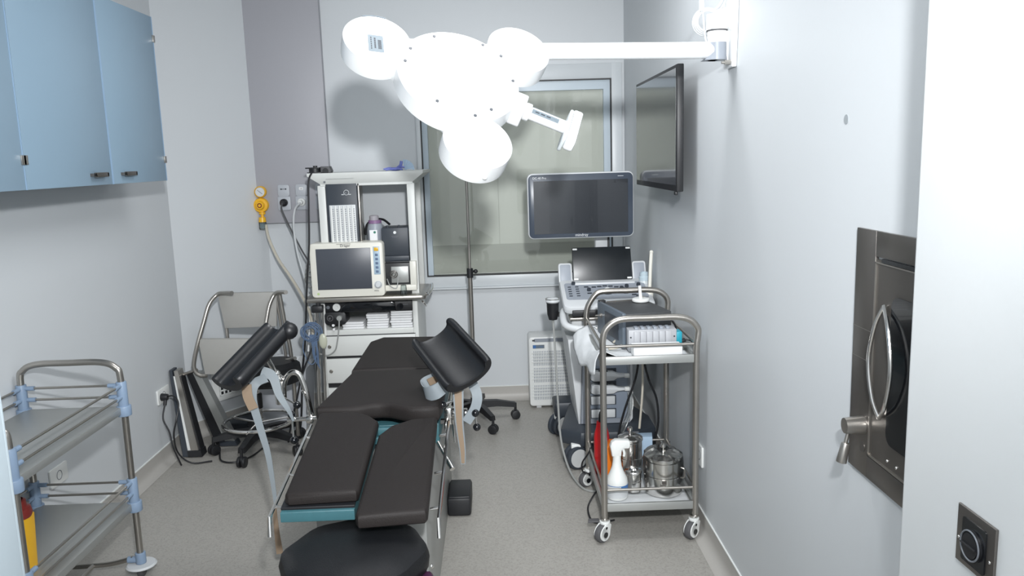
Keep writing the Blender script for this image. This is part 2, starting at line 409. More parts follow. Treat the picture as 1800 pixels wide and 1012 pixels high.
def outlet(name, label, x, cmat, plug=True):
    g = thing(name, label, 'gas outlet', (x, PY, 1.40))
    b = MB(); b.prism(rrect(.074, .075, .014, 4, x, 1.437), (0, PY, 0), X_, Z_, -Y_, .012, .003); b.prism(rrect(.082, .088, .012, 4, x, 1.357), (0, PY, 0), X_, Z_, -Y_, .014, .003)
    b.build('outlet_plate', mat('outlet_grey', (176, 180, 186), .4), g)
    if plug: MB().lathe([(0, 0), (.024, 0), (.024, .02), (.014, .028), (.012, .05), (0, .05)], (x, PY-.013, 1.362), (0, -1, 0)).build('coupling', cmat, g)
    b = MB()
    if cmat == 'black': b.box(x-.019, x-.009, PY-.0135, PY-.012, 1.443, 1.451).box(x+.009, x+.019, PY-.0135, PY-.012, 1.443, 1.451).text('AIR', .009, (x-.008, PY-.0125, 1.444), X_, Z_)
    elif cmat == 'white': b.text('O2', .012, (x-.008, PY-.0125, 1.442), X_, Z_)
    else: b.text('C', .022, (x-.008, PY-.0145, 1.362), X_, Z_)
    b.build('marking', 'ink' if cmat != 'blue' else 'bluelab', g)
    if cmat == 'white': MB().prism(rrect(.026, .018, .005, 3, x, 1.447), (0, PY-.0121, 0), X_, Z_, -Y_, .0004).build('sticker', 'towel', g)
    return g
outlet('gas_outlet', 'grey wall gas outlet with a black coupling and dark hose plugged in', -1.338, 'black')
outlet('gas_outlet', 'grey wall gas outlet with a white coupling and white hose', -1.226, 'white')
outlet('gas_outlet', 'pale gas outlet with blue letter half hidden by the workstation post', -1.10, 'blue', False)

# hoses on that wall
def hose(name, pts, r, m, label, cat='hose', n=8, group=None, sub=6):
    o = MB().tube(pts, r, n, sub=sub).build(name, m); tag(o, label, cat, group); return o
hose('suction_hose', [(-1.46, 5.09, 1.225), (-1.43, 5.03, 1.14), (-1.36, 4.95, 1.02), (-1.27, 4.86, .92), (-1.18, 4.76, .81), (-1.12, 4.68, .70), (-1.10, 4.62, .50)], .009, 'beigetube', 'translucent beige suction hose hanging from the yellow regulator')
hose('air_hose', [(-1.338, 5.055, 1.36), (-1.325, 4.99, 1.32), (-1.27, 4.96, 1.20), (-1.20, 4.90, 1.08), (-1.13, 4.80, 1.00), (-1.10, 4.74, .96)], .0052, 'rubber', 'dark grey hose from the black coupling to the workstation')
hose('oxygen_hose', [(-1.226, 5.055, 1.36), (-1.245, 4.99, 1.32), (-1.25, 4.95, 1.22), (-1.22, 4.88, 1.06), (-1.16, 4.78, .90), (-1.13, 4.70, .72), (-1.14, 4.64, .5)], .0065, 'uslight', 'white hose hanging from the white coupling')
b = MB()
for k in range(4):
    b.torus((-1.11+.004*k, 4.74-.02*k, .985-.025*k), .035+.004*k, .0045, (.5, 1, .35+.1*k), n=24, m=6)
tag(b.build('coiled_tubing', 'greytube'), 'loops of thin grey tubing beside the patient monitor', 'tubing')

# ------------------------------------------------------------------ anaesthesia workstation
AY = 4.60
ws = thing('anaesthesia_workstation', 'tall off-white anaesthesia workstation with canopy shelf, flowmeters and drawers', 'medical workstation', (-.755, 4.85, 0))
b = MB()
x0, x1, x0b, x1b = -1.06, -.405, -.995, -.468
# canopy: inverted tray
o0 = b._snap()
ring = lambda xa, xb, ya, yb, z: [V((xa, ya, z)), V((xb, ya, z)), V((xb, yb, z)), V((xa, yb, z))]
b.rings([ring(x0b, x1b, AY, 5.1, 1.483), ring(x0, x1, AY-.03, 5.12, 1.53), ring(x0, x1, AY-.03, 5.12, 1.545)])
b.box(x0b, x1b, AY, 5.1, 1.47, 1.486)
b.build('canopy_shelf', 'offwhite', ws)
MB().box(-.955, -.80, AY-.022, AY-.018, 1.512, 1.5125).box(-.972, -.962, AY-.015, AY-.008, 1.49, 1.50).build('canopy_marking', 'key', ws)
for x in (-.99, -.482):
    b = MB(); b.box(x-.022, x+.022, AY, AY+.05, .80, 1.475, .004).box(x-.022, x+.022, AY+.36, AY+.40, .8, 1.475, .004); b.build('upright_post', 'offwhite', ws)
# flowmeter block
fm = MB().box(-.965, -.788, AY-.005, AY+.14, 1.10, 1.482, .003).build('flowmeter_block', 'usdark', ws)
b = MB().box(-.95, -.80, AY-.008, AY-.004, 1.15, 1.362, .001)
b.build('tube_window', 'uslight', fm)
b = MB()
for i in range(6): b.cyl((-.938+.024*i, AY-.012, 1.15), (-.938+.024*i, AY-.012, 1.358), .0065, n=10)
b.build('flow_tubes', 'white', fm)
b = MB()
for i in range(6):
    for k in range(15): b.box(-.929+.024*i-.003, -.929+.024*i+.003, AY-.0135, AY-.0085, 1.162+.0125*k, 1.165+.0125*k)
b.build('scale_marks', 'key', fm, smooth=False)
b = MB(); b.torus((-.848, AY-.006, 1.432), .014, .0016, (0, 1, 0)).text('-', .02, (-.855, AY-.006, 1.426), X_, Z_).box(-.876, -.862, AY-.007, AY-.005, 1.419, 1.423).box(-.836, -.822, AY-.007, AY-.005, 1.419, 1.423)
b.build('emblem', 'uslight', fm)
MB().box(-.785, -.776, AY+.0, AY+.12, 1.10, 1.482, .001).build('side_plate', 'steel', ws)
# gas module lower right
gm = MB().box(-.67, -.50, AY-.02, AY+.14, .865, 1.02, .003).build('gas_module', 'black', ws)
MB().box(-.615, -.515, AY-.024, AY-.02, .905, 1.00, .003).build('clear_plate', 'matsteel', gm)
MB().torus((-.60, AY-.027, .955), .02, .003, (0, 1, 0)).torus((-.60, AY-.027, .955), .010, .003, (0, 1, 0)).build('valve', 'darksteel', gm)
MB().box(-.67, -.47, AY-.04, AY+.1, .86, .893, .004).box(-.505, -.468, AY-.04, AY+.1, .89, 1.03, .004).build('module_tray', 'cream', gm)
MB().cyl((-.545, AY-.05, .843), (-.545, AY-.05, .895), .02, .016).build('cup', 'clear', gm)
MB().tube([(-.64, AY-.03, .93), (-.62, AY-.05, .89), (-.585, AY-.05, .88), (-.575, AY-.03, .94)], .003, 6).build('hose', 'greytube', gm)
# work surface
b = MB(); b.prism(rrect(.70, .44, .03, 4, -.765, AY+.13), (0, 0, .812), X_, Y_, Z_, .025, .005)
b.build('work_surface', 'steel', ws)
MB().tube([(-.415, AY-.05, .842), (-.40, AY-.08, .842), (-.395, AY+.1, .842), (-.41, AY+.3, .842)], .008, 8).tube([(-.44, AY-.07, .80), (-.425, AY-.09, .79), (-.42, AY-.05, .77)], .006, 8).build('side_rail', 'chrome', ws)
# lower cabinet
LX0, LX1 = -1.045, -.475
MB().box(LX0, LX0+.03, AY, 5.08, .10, .812, .003).box(LX1-.03, LX1, AY, 5.08, .10, .812, .003).box(LX0+.03, LX1-.03, 5.04, 5.07, .10, .812).box(LX0+.03, LX1-.03, AY, 5.05, .60, .632, .002).box(LX0+.03, LX1-.03, AY+.02, 5.05, .10, .60).build('cabinet_body', 'offwhite', ws)
cp = MB().box(LX0+.032, LX1-.032, AY-.004, AY+.22, .735, .81, .002).build('control_panel', 'black', ws)
MB().lathe([(0, 0), (.022, 0), (.022, .012), (.016, .012), (.016, .006), (.010, .006), (.009, .016), (0, .016)], (-.945, AY-.004, .770), (0, -1, 0)).build('white_dial', 'white', cp)
MB().prism([(-.92, .742), (-.60, .742), (-.605, .79), (-.63, .80), (-.88, .80), (-.915, .77)], (0, AY-.004, 0), X_, Z_, -Y_, .028, .004).build('handle_bar', 'blackgloss', cp)
MB().cyl((-.575, AY-.004, .765), (-.575, AY-.024, .765), .019).box(-.578, -.572, AY-.03, AY-.024, .75, .78).build('knob', 'blackgloss', cp)
MB().cyl((-.995, AY-.004, .77), (-.995, AY-.01, .77), .010).text('O2', .014, (-1.025, AY-.0045, .766), X_, Z_).box(-.56, -.53, AY-.005, AY-.0038, .772, .774).build('marking', 'key', cp)
vm = MB().prism(rrect(.125, .075, .02, 4, -.955, .705), (0, AY-.02, 0), X_, Z_, Y_, .12, .004).build('valve_block', 'black', ws)
MB().torus((-.985, AY-.022, .708), .016, .003, (0, 1, 0)).cyl((-.985, AY-.02, .708), (-.985, AY-.035, .708), .006).build('dial', 'rubber', vm)
MB().cyl((-.928, AY-.02, .71), (-.928, AY-.045, .71), .015).build('port', 'greytube', vm)
MB().tube([(-.928, AY-.045, .708), (-.93, AY-.055, .66), (-.945, AY-.05, .58), (-.965, AY-.04, .52), (-1.01, AY-.03, .49), (-1.06, AY-.03, .50)], .004, 8).build('sample_line', 'greytube', ws)
MB().cyl((-.97, AY-.02, .665), (-.97, AY+.02, .665), .008).cyl((-.968, AY-.02, .64), (-.968, AY+.0, .64), .007).build('fitting', 'towel', ws)
for i, (z0, z1) in enumerate(((.478, .596), (.315, .462), (.13, .285))):
    d = MB().box(LX0+.018, LX1-.018, AY-.018, AY+.03, z0, z1, .004).build('drawer', 'offwhite', ws)
    MB().cyl((-1.0, AY-.018, (z0+z1)/2), (-1.0, AY-.026, (z0+z1)/2), .008).torus((-1.0, AY-.02, (z0+z1)/2), .009, .002, (0, 1, 0)).build('lock', 'steel', d)
MB().box(LX0+.02, LX1-.02, AY-.002, AY+.02, .285, .60).build('drawer_gap', 'black', ws, smooth=False)
for x in (LX0+.05, LX1-.05):
    for y in (AY+.05, 5.0):
        MB().cyl((x-.012, y, .05), (x+.012, y, .05), .05).box(x-.02, x+.02, y-.02, y+.02, .05, .10).build('caster', 'rubber', ws)

# patient monitor on the work surface
pm = thing('patient_monitor', 'cream patient monitor with dark grey screen on the workstation surface', 'monitor', (-.855, AY-.03, .837))
def mbox(b, w_, h, r, cx, cz, y, t, bev, mi=0): return b.prism(rrect(w_, h, r, 4, cx, cz), (0, y, 0), X_, Z_, Y_, t, bev, mi)
mh = mbox(MB(), .418, .312, .02, -.858, .995, AY-.075, .14, .008).build('housing', 'cream', pm)
MB().box(-1.03, -.72, AY-.078, AY-.074, .885, 1.12, .001).build('screen', 'screen2', pm)
MB().box(-.705, -.668, AY-.0775, AY-.074, .965, 1.125, .001).build('key_strip', mat('blue_keys', (166, 188, 204), .4), pm)
b = MB()
MB().box(-.699, -.674, AY-.079, AY-.077, 1.10, 1.12, .001).build('alarm_key', 'yellow', pm)
for k in range(5): b.box(-.694, -.678, AY-.079, AY-.077, .975+.024*k, .989+.024*k, .001)
b.build('key_symbols', 'wire', pm)
MB().lathe([(0, 0), (.019, 0), (.018, .008), (.012, .014), (0, .014)], (-.686, AY-.075, .905), (0, -1, 0)).torus((-.686, AY-.076, .905), .021, .002, (0, 1, 0)).build('dial', 'uslight', pm)
b = MB(); b.text('Dräger', .02, (-.89, AY-.0756, 1.129), X_, Z_).box(-.91, -.83, AY-.0765, AY-.0745, 1.144, 1.1455); b.text('Infinity', .01, (-.71, AY-.0756, .868), X_, Z_); b.build('lettering', 'ink', pm)
MB().cyl((-1.03, AY-.0765, .862), (-1.03, AY-.075, .862), .007).build('green_mark', mat('pale_green', (176, 196, 140), .5), pm)
MB().box(-1.0, -.70, AY-.07, AY+.04, .826+.0115, .842, .001).build('foot', 'black', pm)

# bottle with purple collar, black instrument box
va = thing('vaporizer', 'grey cylinder with purple collar standing behind the patient monitor', 'vaporizer', (-.708, AY+.10, 1.10))
MB().lathe([(0, 0), (.046, 0), (.046, .12), (.040, .145), (0, .147)], (-.708, AY+.08, 1.10)).build('body', 'usgrey', va)
MB().lathe([(0, 0), (.038, 0), (.038, .018), (0, .02)], (-.708, AY+.08, 1.246)).build('collar', 'purplecap', va)
MB().lathe([(0, 0), (.027, 0), (.027, .022), (.022, .028), (0, .028)], (-.712, AY+.08, 1.264)).cyl((-.712, AY+.08, 1.0), (-.712, AY+.08, 1.11), .04).build('cap', mat('dusty_grey', (160, 156, 162), .5), va)
MB().box(-.735, -.690, AY+.030, AY+.035, 1.145, 1.21, .001).build('label', 'towel', va)
MB().cyl((-.705, AY+.031, 1.197), (-.705, AY+.0275, 1.197), .007).build('green_dot', mat('green_dot', (50, 120, 100), .5), va)
bb = thing('instrument_box', 'black box-shaped instrument with white dot right of the purple-collared cylinder', 'instrument', (-.58, AY+.09, 1.035))
MB().box(-.662, -.508, AY+.0, AY+.18, 1.06, 1.222, .004).box(-.662, -.508, AY-.01, AY+.18, 1.03, 1.06, .003).build('case', 'usdark', bb)
MB().cyl((-.585, AY+.0, 1.195), (-.585, AY-.004, 1.195), .0085).build('button', 'towel', bb)
MB().box(-.606, -.566, AY-.001, AY+.001, 1.172, 1.1735).box(-.602, -.572, AY-.001, AY+.001, 1.166, 1.1672).build('marking', 'key', bb, smooth=False)
MB().cyl((-.565, AY+.04, 1.222), (-.565, AY+.04, 1.234), .006).cyl((-.63, AY+.04, 1.222), (-.63, AY+.04, 1.234), .006).build('post', 'usdark', bb)
hose('breathing_hose', [(-.77, AY+.10, 1.18), (-.765, AY+.13, 1.23), (-.73, AY+.15, 1.262), (-.67, AY+.14, 1.262), (-.625, AY+.10, 1.235)], .007, 'black', 'black hose arching behind the purple-collared cylinder')
# white bracket under box so it rests
MB().box(-.77, -.503, AY+.02, AY+.34, 1.00, 1.03, .003).build('inner_shelf', 'usdark', ws)

# paper packs in three stacks
pk = None
stacks = [(-.858, 3, 'left', .63), (-.715, 6, 'middle', .63), (-.575, 7, 'right', .63)]
proto = MB().prism(rrect(.128, .17, .008, 3, 0, 0), (0, 0, 0), X_, Y_, Z_, .0125, .003).build('paper_pack', 'towel')
first = True
ordw = ['lowest', 'second', 'third', 'fourth', 'fifth', 'sixth', 'topmost']
for x, n_, nm, z in stacks:
    for k in range(n_):
        o = proto if first else proto.copy()
        if not first: COL.objects.link(o)
        first = False
        o.location = (x+random.uniform(-.003, .003), AY+.095+random.uniform(-.006, .006), z+.003+.0145*k); o.rotation_euler = (0, 0, random.uniform(-.03, .03))
        w2 = 'topmost' if k == n_-1 else ordw[k]
        tag(o, f'white folded paper pack, {w2} of the {nm} stack on the workstation shelf', 'paper pack', 'white paper packs on the workstation shelf')

# things on the canopy
it = thing('cable_clamp_device', 'black and grey clamp device with a black cable on top left of the canopy', 'device', (-1.0, AY+.03, 1.545))
MB().box(-1.06, -.975, AY-.02, AY+.06, 1.548, 1.552, .001).cyl((-1.022, AY+.02, 1.552), (-1.022, AY+.02, 1.572), .034).box(-1.07, -.99, AY-.015, AY+.055, 1.572, 1.579, .002).cyl((-1.02, AY+.02, 1.579), (-1.02, AY+.02, 1.588), .012).build('reel', 'black', it)
MB().prism([(-.985, 1.546), (-.93, 1.546), (-.925, 1.556), (-.935, 1.583), (-.985, 1.583)], (0, AY-.01, 0), X_, Z_, Y_, .07, .004).build('clip_body', 'rubber', it)
MB().cyl((-.957, AY-.012, 1.557), (-.957, AY-.004, 1.557), .017).build('clip_mouth', 'black', it)
hose('black_cable', [(-1.03, AY-.02, 1.555), (-1.045, AY-.06, 1.50), (-1.05, AY-.08, 1.35), (-1.06, AY-.09, 1.15), (-1.085, AY-.09, .95), (-1.105, AY-.08, .78), (-1.13, AY-.06, .58), (-1.16, AY-.05, .40), (-1.19, AY-.05, .10), (-1.22, AY-.04, .008)], .0055, 'black', 'black cable hanging from the canopy down past the left side of the workstation', 'cable')
gl = thing('nitrile_glove', 'crumpled blue nitrile glove on top of the canopy shelf', 'glove', (-.56, AY+.04, 1.545))
b = MB()
b.sph((-.565, AY+.03, 1.556), .03, (1.3, .8, .35)).tube([(-.56, AY+.03, 1.556), (-.535, AY+.02, 1.575), (-.528, AY+.02, 1.60)], .009, 8)
b.build('palm', 'glove', gl)
b = MB()
for k, (dx, dy, dz) in enumerate(((-.035, -.03, 0), (-.045, -.012, .004), (-.04, .01, .006), (.03, -.035, .0), (.035, -.01, .012))):
    b.tube([(-.565+dx*.5, AY+.03+dy*.5, 1.556+dz*.5), (-.565+dx, AY+.03+dy, 1.556+dz), (-.565+dx*1.5, AY+.03+dy*1.2, 1.552+dz)], lambda t: .0075*(1-.4*t), 8)
b.build('fingers', 'glove', gl)
mk = thing('face_mask', 'pale blue pleated face mask standing beside the blue glove', 'face mask', (-.50, AY+.06, 1.545))
b = MB(); P0 = V((-.515, AY+.045, 1.550))
for k in range(6):
    a0 = math.radians(98-17*k); a1 = math.radians(98-17*(k+1)+2)
    b.prism([(0, 0), (.058*math.cos(a0)+.0, .058*math.sin(a0)), (.058*math.cos(a1), .058*math.sin(a1))], P0+V((0, -.003*k, 0)), X_, Z_, Y_, .004)
b.build('pleats', 'mask', mk, smooth=False)
MB().tube([(-.515, AY+.045, 1.55), (-.48, AY+.02, 1.552), (-.455, AY+.05, 1.551)], .0015, 6).build('ear_loop', 'towel', mk)

# ------------------------------------------------------------------ chrome pole left of the workstation with wire coil
ip = thing('equipment_pole', 'short twin chrome pole with black clamp left of the workstation', 'pole', (-1.085, 4.50, 0))
MB().cyl((-1.07, 4.5, .02), (-1.045, 4.5, .78), .013).cyl((-1.035, 4.51, .02), (-1.012, 4.51, .78), .009).build('pole', 'chrome', ip)
MB().box(-1.068, -1.005, 4.48, 4.53, .76, .80, .006).cyl((-1.03, 4.5, .80), (-1.03, 4.5, .815), .014).build('clamp', 'black', ip)
MB().box(-1.12, -.99, 4.44, 4.56, 0, .025, .006).build('base', 'darksteel', ip)
b = MB()
for k in range(9):
    c = V((-1.075+random.uniform(-.012, .012), 4.475-.004*k, .655+random.uniform(-.015, .015)))
    b.torus(c, .045+random.uniform(-.01, .012), .0028, (random.uniform(-.25, .25), 1, random.uniform(-.2, .2)), n=28, m=6)
for k in range(7):
    x = -1.072+.005*k; b.tube([(x-.01, 4.46, .64), (x, 4.455, .59), (x+random.uniform(-.008, .008), 4.455, .54), (x+.004, 4.46, .50-.01*k)], .0028, 6)
b.tube([(-1.11, 4.47, .64), (-1.125, 4.46, .56), (-1.10, 4.46, .48), (-1.07, 4.46, .47), (-1.05, 4.465, .52)], .0028, 6)
tag(b.build('wire_coil', 'wire'), 'bundle of coiled blue lead wires hanging on the twin chrome pole', 'wire coil')
tag(MB().sph((-1.008, 4.46, .60), .03, (.8, .35, 1.5)).build('drip_bag', mat('yellowish_bag', (184, 186, 168), .3)), 'small translucent yellowish bag hanging beside the blue wire coil', 'bag')
hose('lead_cable', [(-1.075, 4.46, .56), (-1.10, 4.45, .50), (-1.14, 4.44, .40), (-1.18, 4.43, .25), (-1.22, 4.44, .12), (-1.25, 4.46, .007)], .0055, 'black', 'thick black lead running from the wire coil down behind the stool', 'cable')

# ------------------------------------------------------------------ infusion stand
def star_base(root, c, n, rad, mname, zh=.10, leg=(.022, .016), wheel=.028, rot=0., names=('leg', 'caster')):
    c = V(c)
    for k in range(n):
        a = rot+2*PI*k/n; d = V((math.cos(a), math.sin(a), 0)); s_ = V((-math.sin(a), math.cos(a), 0))
        rg = []
        for t, hw, ht, z in ((.0, leg[0], .022, zh), (.5, leg[0]*.9, .019, zh-.002), (1., leg[1], .014, zh-.022)):
            p = c+d*(.02+t*(rad-.02))+Z_*z; rg.append([p-s_*hw-Z_*ht, p+s_*hw-Z_*ht, p+s_*hw*.8+Z_*ht, p-s_*hw*.8+Z_*ht])
        MB().rings(rg).build(names[0], mname, root)
        p = c+d*rad; b = MB(); ax = (s_*math.cos(.6*k)+d*math.sin(.6*k))
        for sg in (-1, 1): b.cyl(p+ax*sg*.006+Z_*wheel, p+ax*sg*.022+Z_*wheel, wheel, bev=.004, n=20)
        b.cyl(p+Z_*wheel, p+Z_*(zh-.012), .008, n=10).sph(p+Z_*(wheel+.014), .02, (1, 1, .8))
        b.build(names[1], 'black', root)
iv = thing('infusion_stand', 'thin steel infusion pole on black five-legged base before the window', 'infusion stand', (-.165, 4.72, 0))
MB().cyl((-.165, 4.72, .10), (-.165, 4.72, .93), .0135).cyl((-.165, 4.72, .08), (-.165, 4.72, .16), .026).build('lower_pole', 'steel', iv)
MB().cyl((-.165, 4.72, .93), (-.165, 4.72, 1.62), .008).build('upper_pole', 'steel', iv)
MB().cyl((-.165, 4.72, .90), (-.165, 4.72, .955), .019).cyl((-.165, 4.72, .935), (-.135, 4.70, .94), .007).sph((-.13, 4.697, .94), .013).build('clamp', 'black', iv)
MB().tube([(-.215, 4.72, 1.64), (-.205, 4.72, 1.62), (-.165, 4.72, 1.615), (-.125, 4.72, 1.62), (-.115, 4.72, 1.64)], .004, 8).build('hook', 'steel', iv)
star_base(iv, (-.165, 4.72, 0), 5, .25, 'black', .115, rot=math.radians(8))

# ------------------------------------------------------------------ blue wall cupboards
CX = -1.58
def door(root, y0, y1, z0, z1, hy, hinge_y):
    d = MB().box(CX-.02, CX, y0+.002, y1-.002, z0, z1, .0015).build('door', 'blue', root)
    b = MB(); b.box(CX, CX+.022, hy-.055, hy-.045, z0+.035, z0+.047).box(CX, CX+.022, hy+.045, hy+.055, z0+.035, z0+.047).box(CX+.016, CX+.022, hy-.055, hy+.055, z0+.032, z0+.050, .001)
    b.build('handle', 'darksteel', d)
    for z in (z0+.10, z1-.10): MB().box(CX-.004, CX+.005, hinge_y-.012, hinge_y+.012, z-.016, z+.016, .001).build('hinge', 'steel', d)
def cupboard(label, y0, y1, ym):
    c = thing('wall_cupboard', label, 'cupboard', (-1.72, (y0+y1)/2, 1.54))
    z0, z1 = 1.541, 2.30
    MB().box(XL, CX-.021, y0, y1, z0, z1, .001).build('carcass', 'blue', c)
    if ym: door(c, ym, y1, z0, z1, ym+.13, y1-.004); door(c, y0, ym, z0, z1, ym-.13, y0+.004); MB().box(CX-.019, CX+.001, ym-.006, ym+.006, z0, z1).build('edge_strip', 'blueedge', c)
    else: door(c, y0, y1, z0, z1, y0+.13, y1-.004)
    MB().box(CX-.02, CX+.0008, y1-.006, y1, z0, z1).build('edge_trim', 'blueedge', c)
cupboard('sky-blue double-door wall cupboard nearest the slanted corner', 2.752, 3.918, 3.368)
cupboard('sky-blue wall cupboard cut by the left edge of the photo', 1.58, 2.748, 2.16)

# ------------------------------------------------------------------ surgical lamp
LC = V((-.103, 2.684, 1.873)); Ln = V((.294, -.701, .649)).normalized()
La = V((.922, .387, 0)); La = (La-Ln*La.dot(Ln)).normalized(); Lb = Ln.cross(La)
def lp(r, ang, h=0.): return LC+La*(r*math.cos(ang))+Lb*(r*math.sin(ang))+Ln*h
lamp = thing('surgical_lamp', 'large white three-lobed surgical lamp on a wall-mounted arm over the exam table', 'surgical lamp', tuple(LC))
T = .082
hs = MB().lathe([(0, -T), (.19, -T), (.205, -T+.015), (.205, -.006), (.200, 0), (0, .0)], LC, Ln, n=64)
for i in range(3):
    a = 2.562+2*PI*i/3
    u = La*math.cos(a)+Lb*math.sin(a); s_ = Ln.cross(u)
    pts = []
    for t in range(9):
        q = t/8; r = .13+.13*q; ww = .125-.075*math.sin(PI*q*.5)**1.0 if q < .7 else .125-.075*math.sin(PI*.35)+.03*(q-.7)
        pts.append((r, ww))
    poly = pts+[(p[0], -p[1]) for p in pts[::-1]]
    hs.prism(poly, LC-Ln*(T-.004), u, s_, Ln, T-.006, .003)
hsg = hs.build('central_housing', 'lampwhite', lamp)
for i in range(3):
    a = 2.562+2*PI*i/3; c = lp(.287, a)
    pod = MB().lathe([(0, -.084), (.098, -.084), (.109, -.074), (.111, -.05), (.111, -.004), (.107, 0), (0, 0)], c, Ln, n=56).build('lamp_pod', 'lampwhite', lamp)
    MB().lathe([(0, -.0875), (.09, -.0875), (.092, -.083), (0, -.083)], c, Ln, n=40).build('lens', 'lens', pod)
    if i == 0:
        # small data label
        u = (La*.15+Lb*.99).normalized(); w_ = Ln.cross(u)
        O = c-La*.010-Lb*.022
        lb = MB().prism(rrect(.078, .050, .003, 2), O, u, w_, Ln, .0008).build('data_label', 'label', pod)
        b = MB()
        for k in range(9): b.prism([(-.024+.0048*k, -.018), (-.021+.0048*k, -.018), (-.021+.0048*k, -.007), (-.024+.0048*k, -.007)], O, u, w_, Ln, .0012)
        for k in range(6): b.prism([(-.028+.010*k, .013), (-.0215+.010*k, .013), (-.0215+.010*k, .0165), (-.028+.010*k, .0165)], O, u, w_, Ln, .0012)
        for k in range(5): b.prism([(-.022+.010*k, .0), (-.014+.010*k, .0), (-.014+.010*k, .005), (-.022+.010*k, .005)], O, u, w_, Ln, .0012)
        b.build('label_print', 'ink', lb, smooth=False) if False else b.build('label_print', 'ink', pod, smooth=False)
        # strip of clear tape on the rim
        t0 = a-1.35
        rg = []
        for k in range(9):
            an = t0-.1+.09*k; p = c+(La*math.cos(an)+Lb*math.sin(an))*.1115; rg.append([p, p+Ln*-.03, p+Ln*-.03+(La*math.cos(an)+Lb*math.sin(an))*.0015, p+(La*math.cos(an)+Lb*math.sin(an))*.0015])
        MB().rings(rg).build('clear_tape', 'label', pod)
    if i == 1: MB().sph(c+(_n((.25, -.55, -.8))-Ln*_n((.25, -.55, -.8)).dot(Ln)).normalized()*.108-Ln*.045, .009).build('rim_plug', 'white', pod)
MB().lathe([(.0, .006), (.045, .005), (.059, .001), (.062, -.001), (.0, -.002)], LC, Ln, n=40).torus(LC+Ln*.0005, .061, .0018, Ln).build('centre_cap', 'lens', lamp)
for r_, a in ((.18, 2.81), (.181, 2.44), (.183, 1.80), (.190, .86), (.198, .48), (.185, 6.14), (.17, 5.11), (.182, 4.73), (.16, 3.98)):
    MB().cyl(lp(r_, a, -.002), lp(r_, a, .0022), .0056, n=14).build('screw', 'usdark', lamp)
MB().lathe([(0, 0), (.03, 0), (.032, .05), (.026, .10), (.018, .115), (0, .12)], LC-Ln*T, -Ln, n=28).build('sterile_handle', 'lens', lamp)
MB().lathe([(0, 0), (.12, 0), (.122, .003), (0, .003)], LC-Ln*(T+.003), Ln, n=40).build('centre_lens', 'lens', lamp)
ah = 5.74; hu = La*math.cos(ah)+Lb*math.sin(ah)
MB().prism(rrect(.09, .085, .018, 4), LC+hu*.195-Ln*.045, Ln, Ln.cross(hu), hu, .045, .006).build('handle_socket', 'lampwhite', lamp)
sh_ = MB().cyl(lp(.24, ah, -.04), lp(.262, ah, -.04), .030, bev=.004).cyl(lp(.262, ah, -.04), lp(.405, ah, -.04), .022).build('side_grip', 'lampwhite', lamp)
hc = lp(.31, ah, -.04)
b = MB()
for off in (-.35, 1.1):
    rg = []
    for k in range(7):
        an = off-.38+.125*k; e = (Ln*math.cos(an)+Ln.cross(hu)*math.sin(an))
        rg.append([hc-hu*.045+e*.0222, hc+hu*.05+e*.0222, hc+hu*.05+e*.0232, hc-hu*.045+e*.0232])
    b.rings(rg)
b.build('grip_label', 'label', sh_)
b = MB()
for k in range(3): b.prism([(-.034+.02*k, -.002), (-.02+.02*k, -.002), (-.02+.02*k, .002), (-.034+.02*k, .002)], hc+Ln*.0228*math.cos(.35)-Ln.cross(hu)*.0228*math.sin(.35), hu, Ln.cross(hu), Ln, .001)
b.build('grip_print', 'ink', sh_, smooth=False)
e1 = Ln.cross(hu)
b = MB().prism(rrect(.165, .055, .018, 4), lp(.40, ah, -.04), e1, Ln, hu, .034, .008)
b.build('grip_end', 'lampwhite', sh_)
MB().prism(rrect(.145, .085, .02, 4), lp(.388, ah, -.05), e1, Ln, hu, .012, .004).build('grip_guard', 'frost', sh_)
# arm to the wall bracket
AZ = 1.946
arm = MB(); H1 = V((.772, 2.84, AZ)); H0 = V((.05, 2.90, AZ+.022))
arm.tube([tuple(H0), tuple(H1)], .0285, 24, straight=True)
am = arm.build('horizontal_arm', 'lampwhite', lamp)
MB().cyl(H0+V((-.0, 0, -.04)), H0+V((0, 0, .03)), .04, bev=.006).tube([H0+V((0, 0, -.03)), H0+V((-.03, -.02, -.07)), lp(.12, .4, -T-.01)], .022, 14).build('yoke', 'lampwhite', lamp)
MB().cyl((.785, 2.84, 1.985), (.785, 2.84, 2.035), .033).cyl((.785, 2.84, AZ-.03), (.785, 2.84, 1.99), .031).build('hinge_sleeve', 'lampwhite', lamp)
MB().cyl((.785, 2.84, AZ-.034), (.785, 2.84, AZ+.025), .0325).prism([(.735, AZ-.034), (.785, AZ-.034), (.785, AZ+.0), (.765, AZ-.01), (.752, AZ-.022)], (0, 2.81, 0), X_, Z_, Y_, .06).build('hinge_cap', 'usgrey', lamp)
MB().torus((.785, 2.84, 2.012), .032, .004).build('hinge_ring', 'rubber', lamp)
MB().prism([(.755, 2.013), (.812, 2.018), (.835, 1.99), (.835, 2.095), (.81, 2.085), (.755, 2.062)], (0, 2.80, 0), X_, Z_, Y_, .08, .005).cyl((.785, 2.84, 2.013), (.785, 2.84, 2.065), .037).build('wall_bracket', 'lampwhite', lamp)
MB().prism([(2.79, 1.885), (2.89, 1.885), (2.90, 1.98), (2.91, 2.11), (2.77, 2.11), (2.78, 1.98)], (XR-.018, 0, 0), Y_, Z_, X_, .018, .004).prism([(.805, 2.02), (.835, 2.02), (.838, 1.89), (.822, 1.89)], (0, 2.832, 0), X_, Z_, Y_, .016, .002).build('wall_plate', 'lampwhite', lamp)
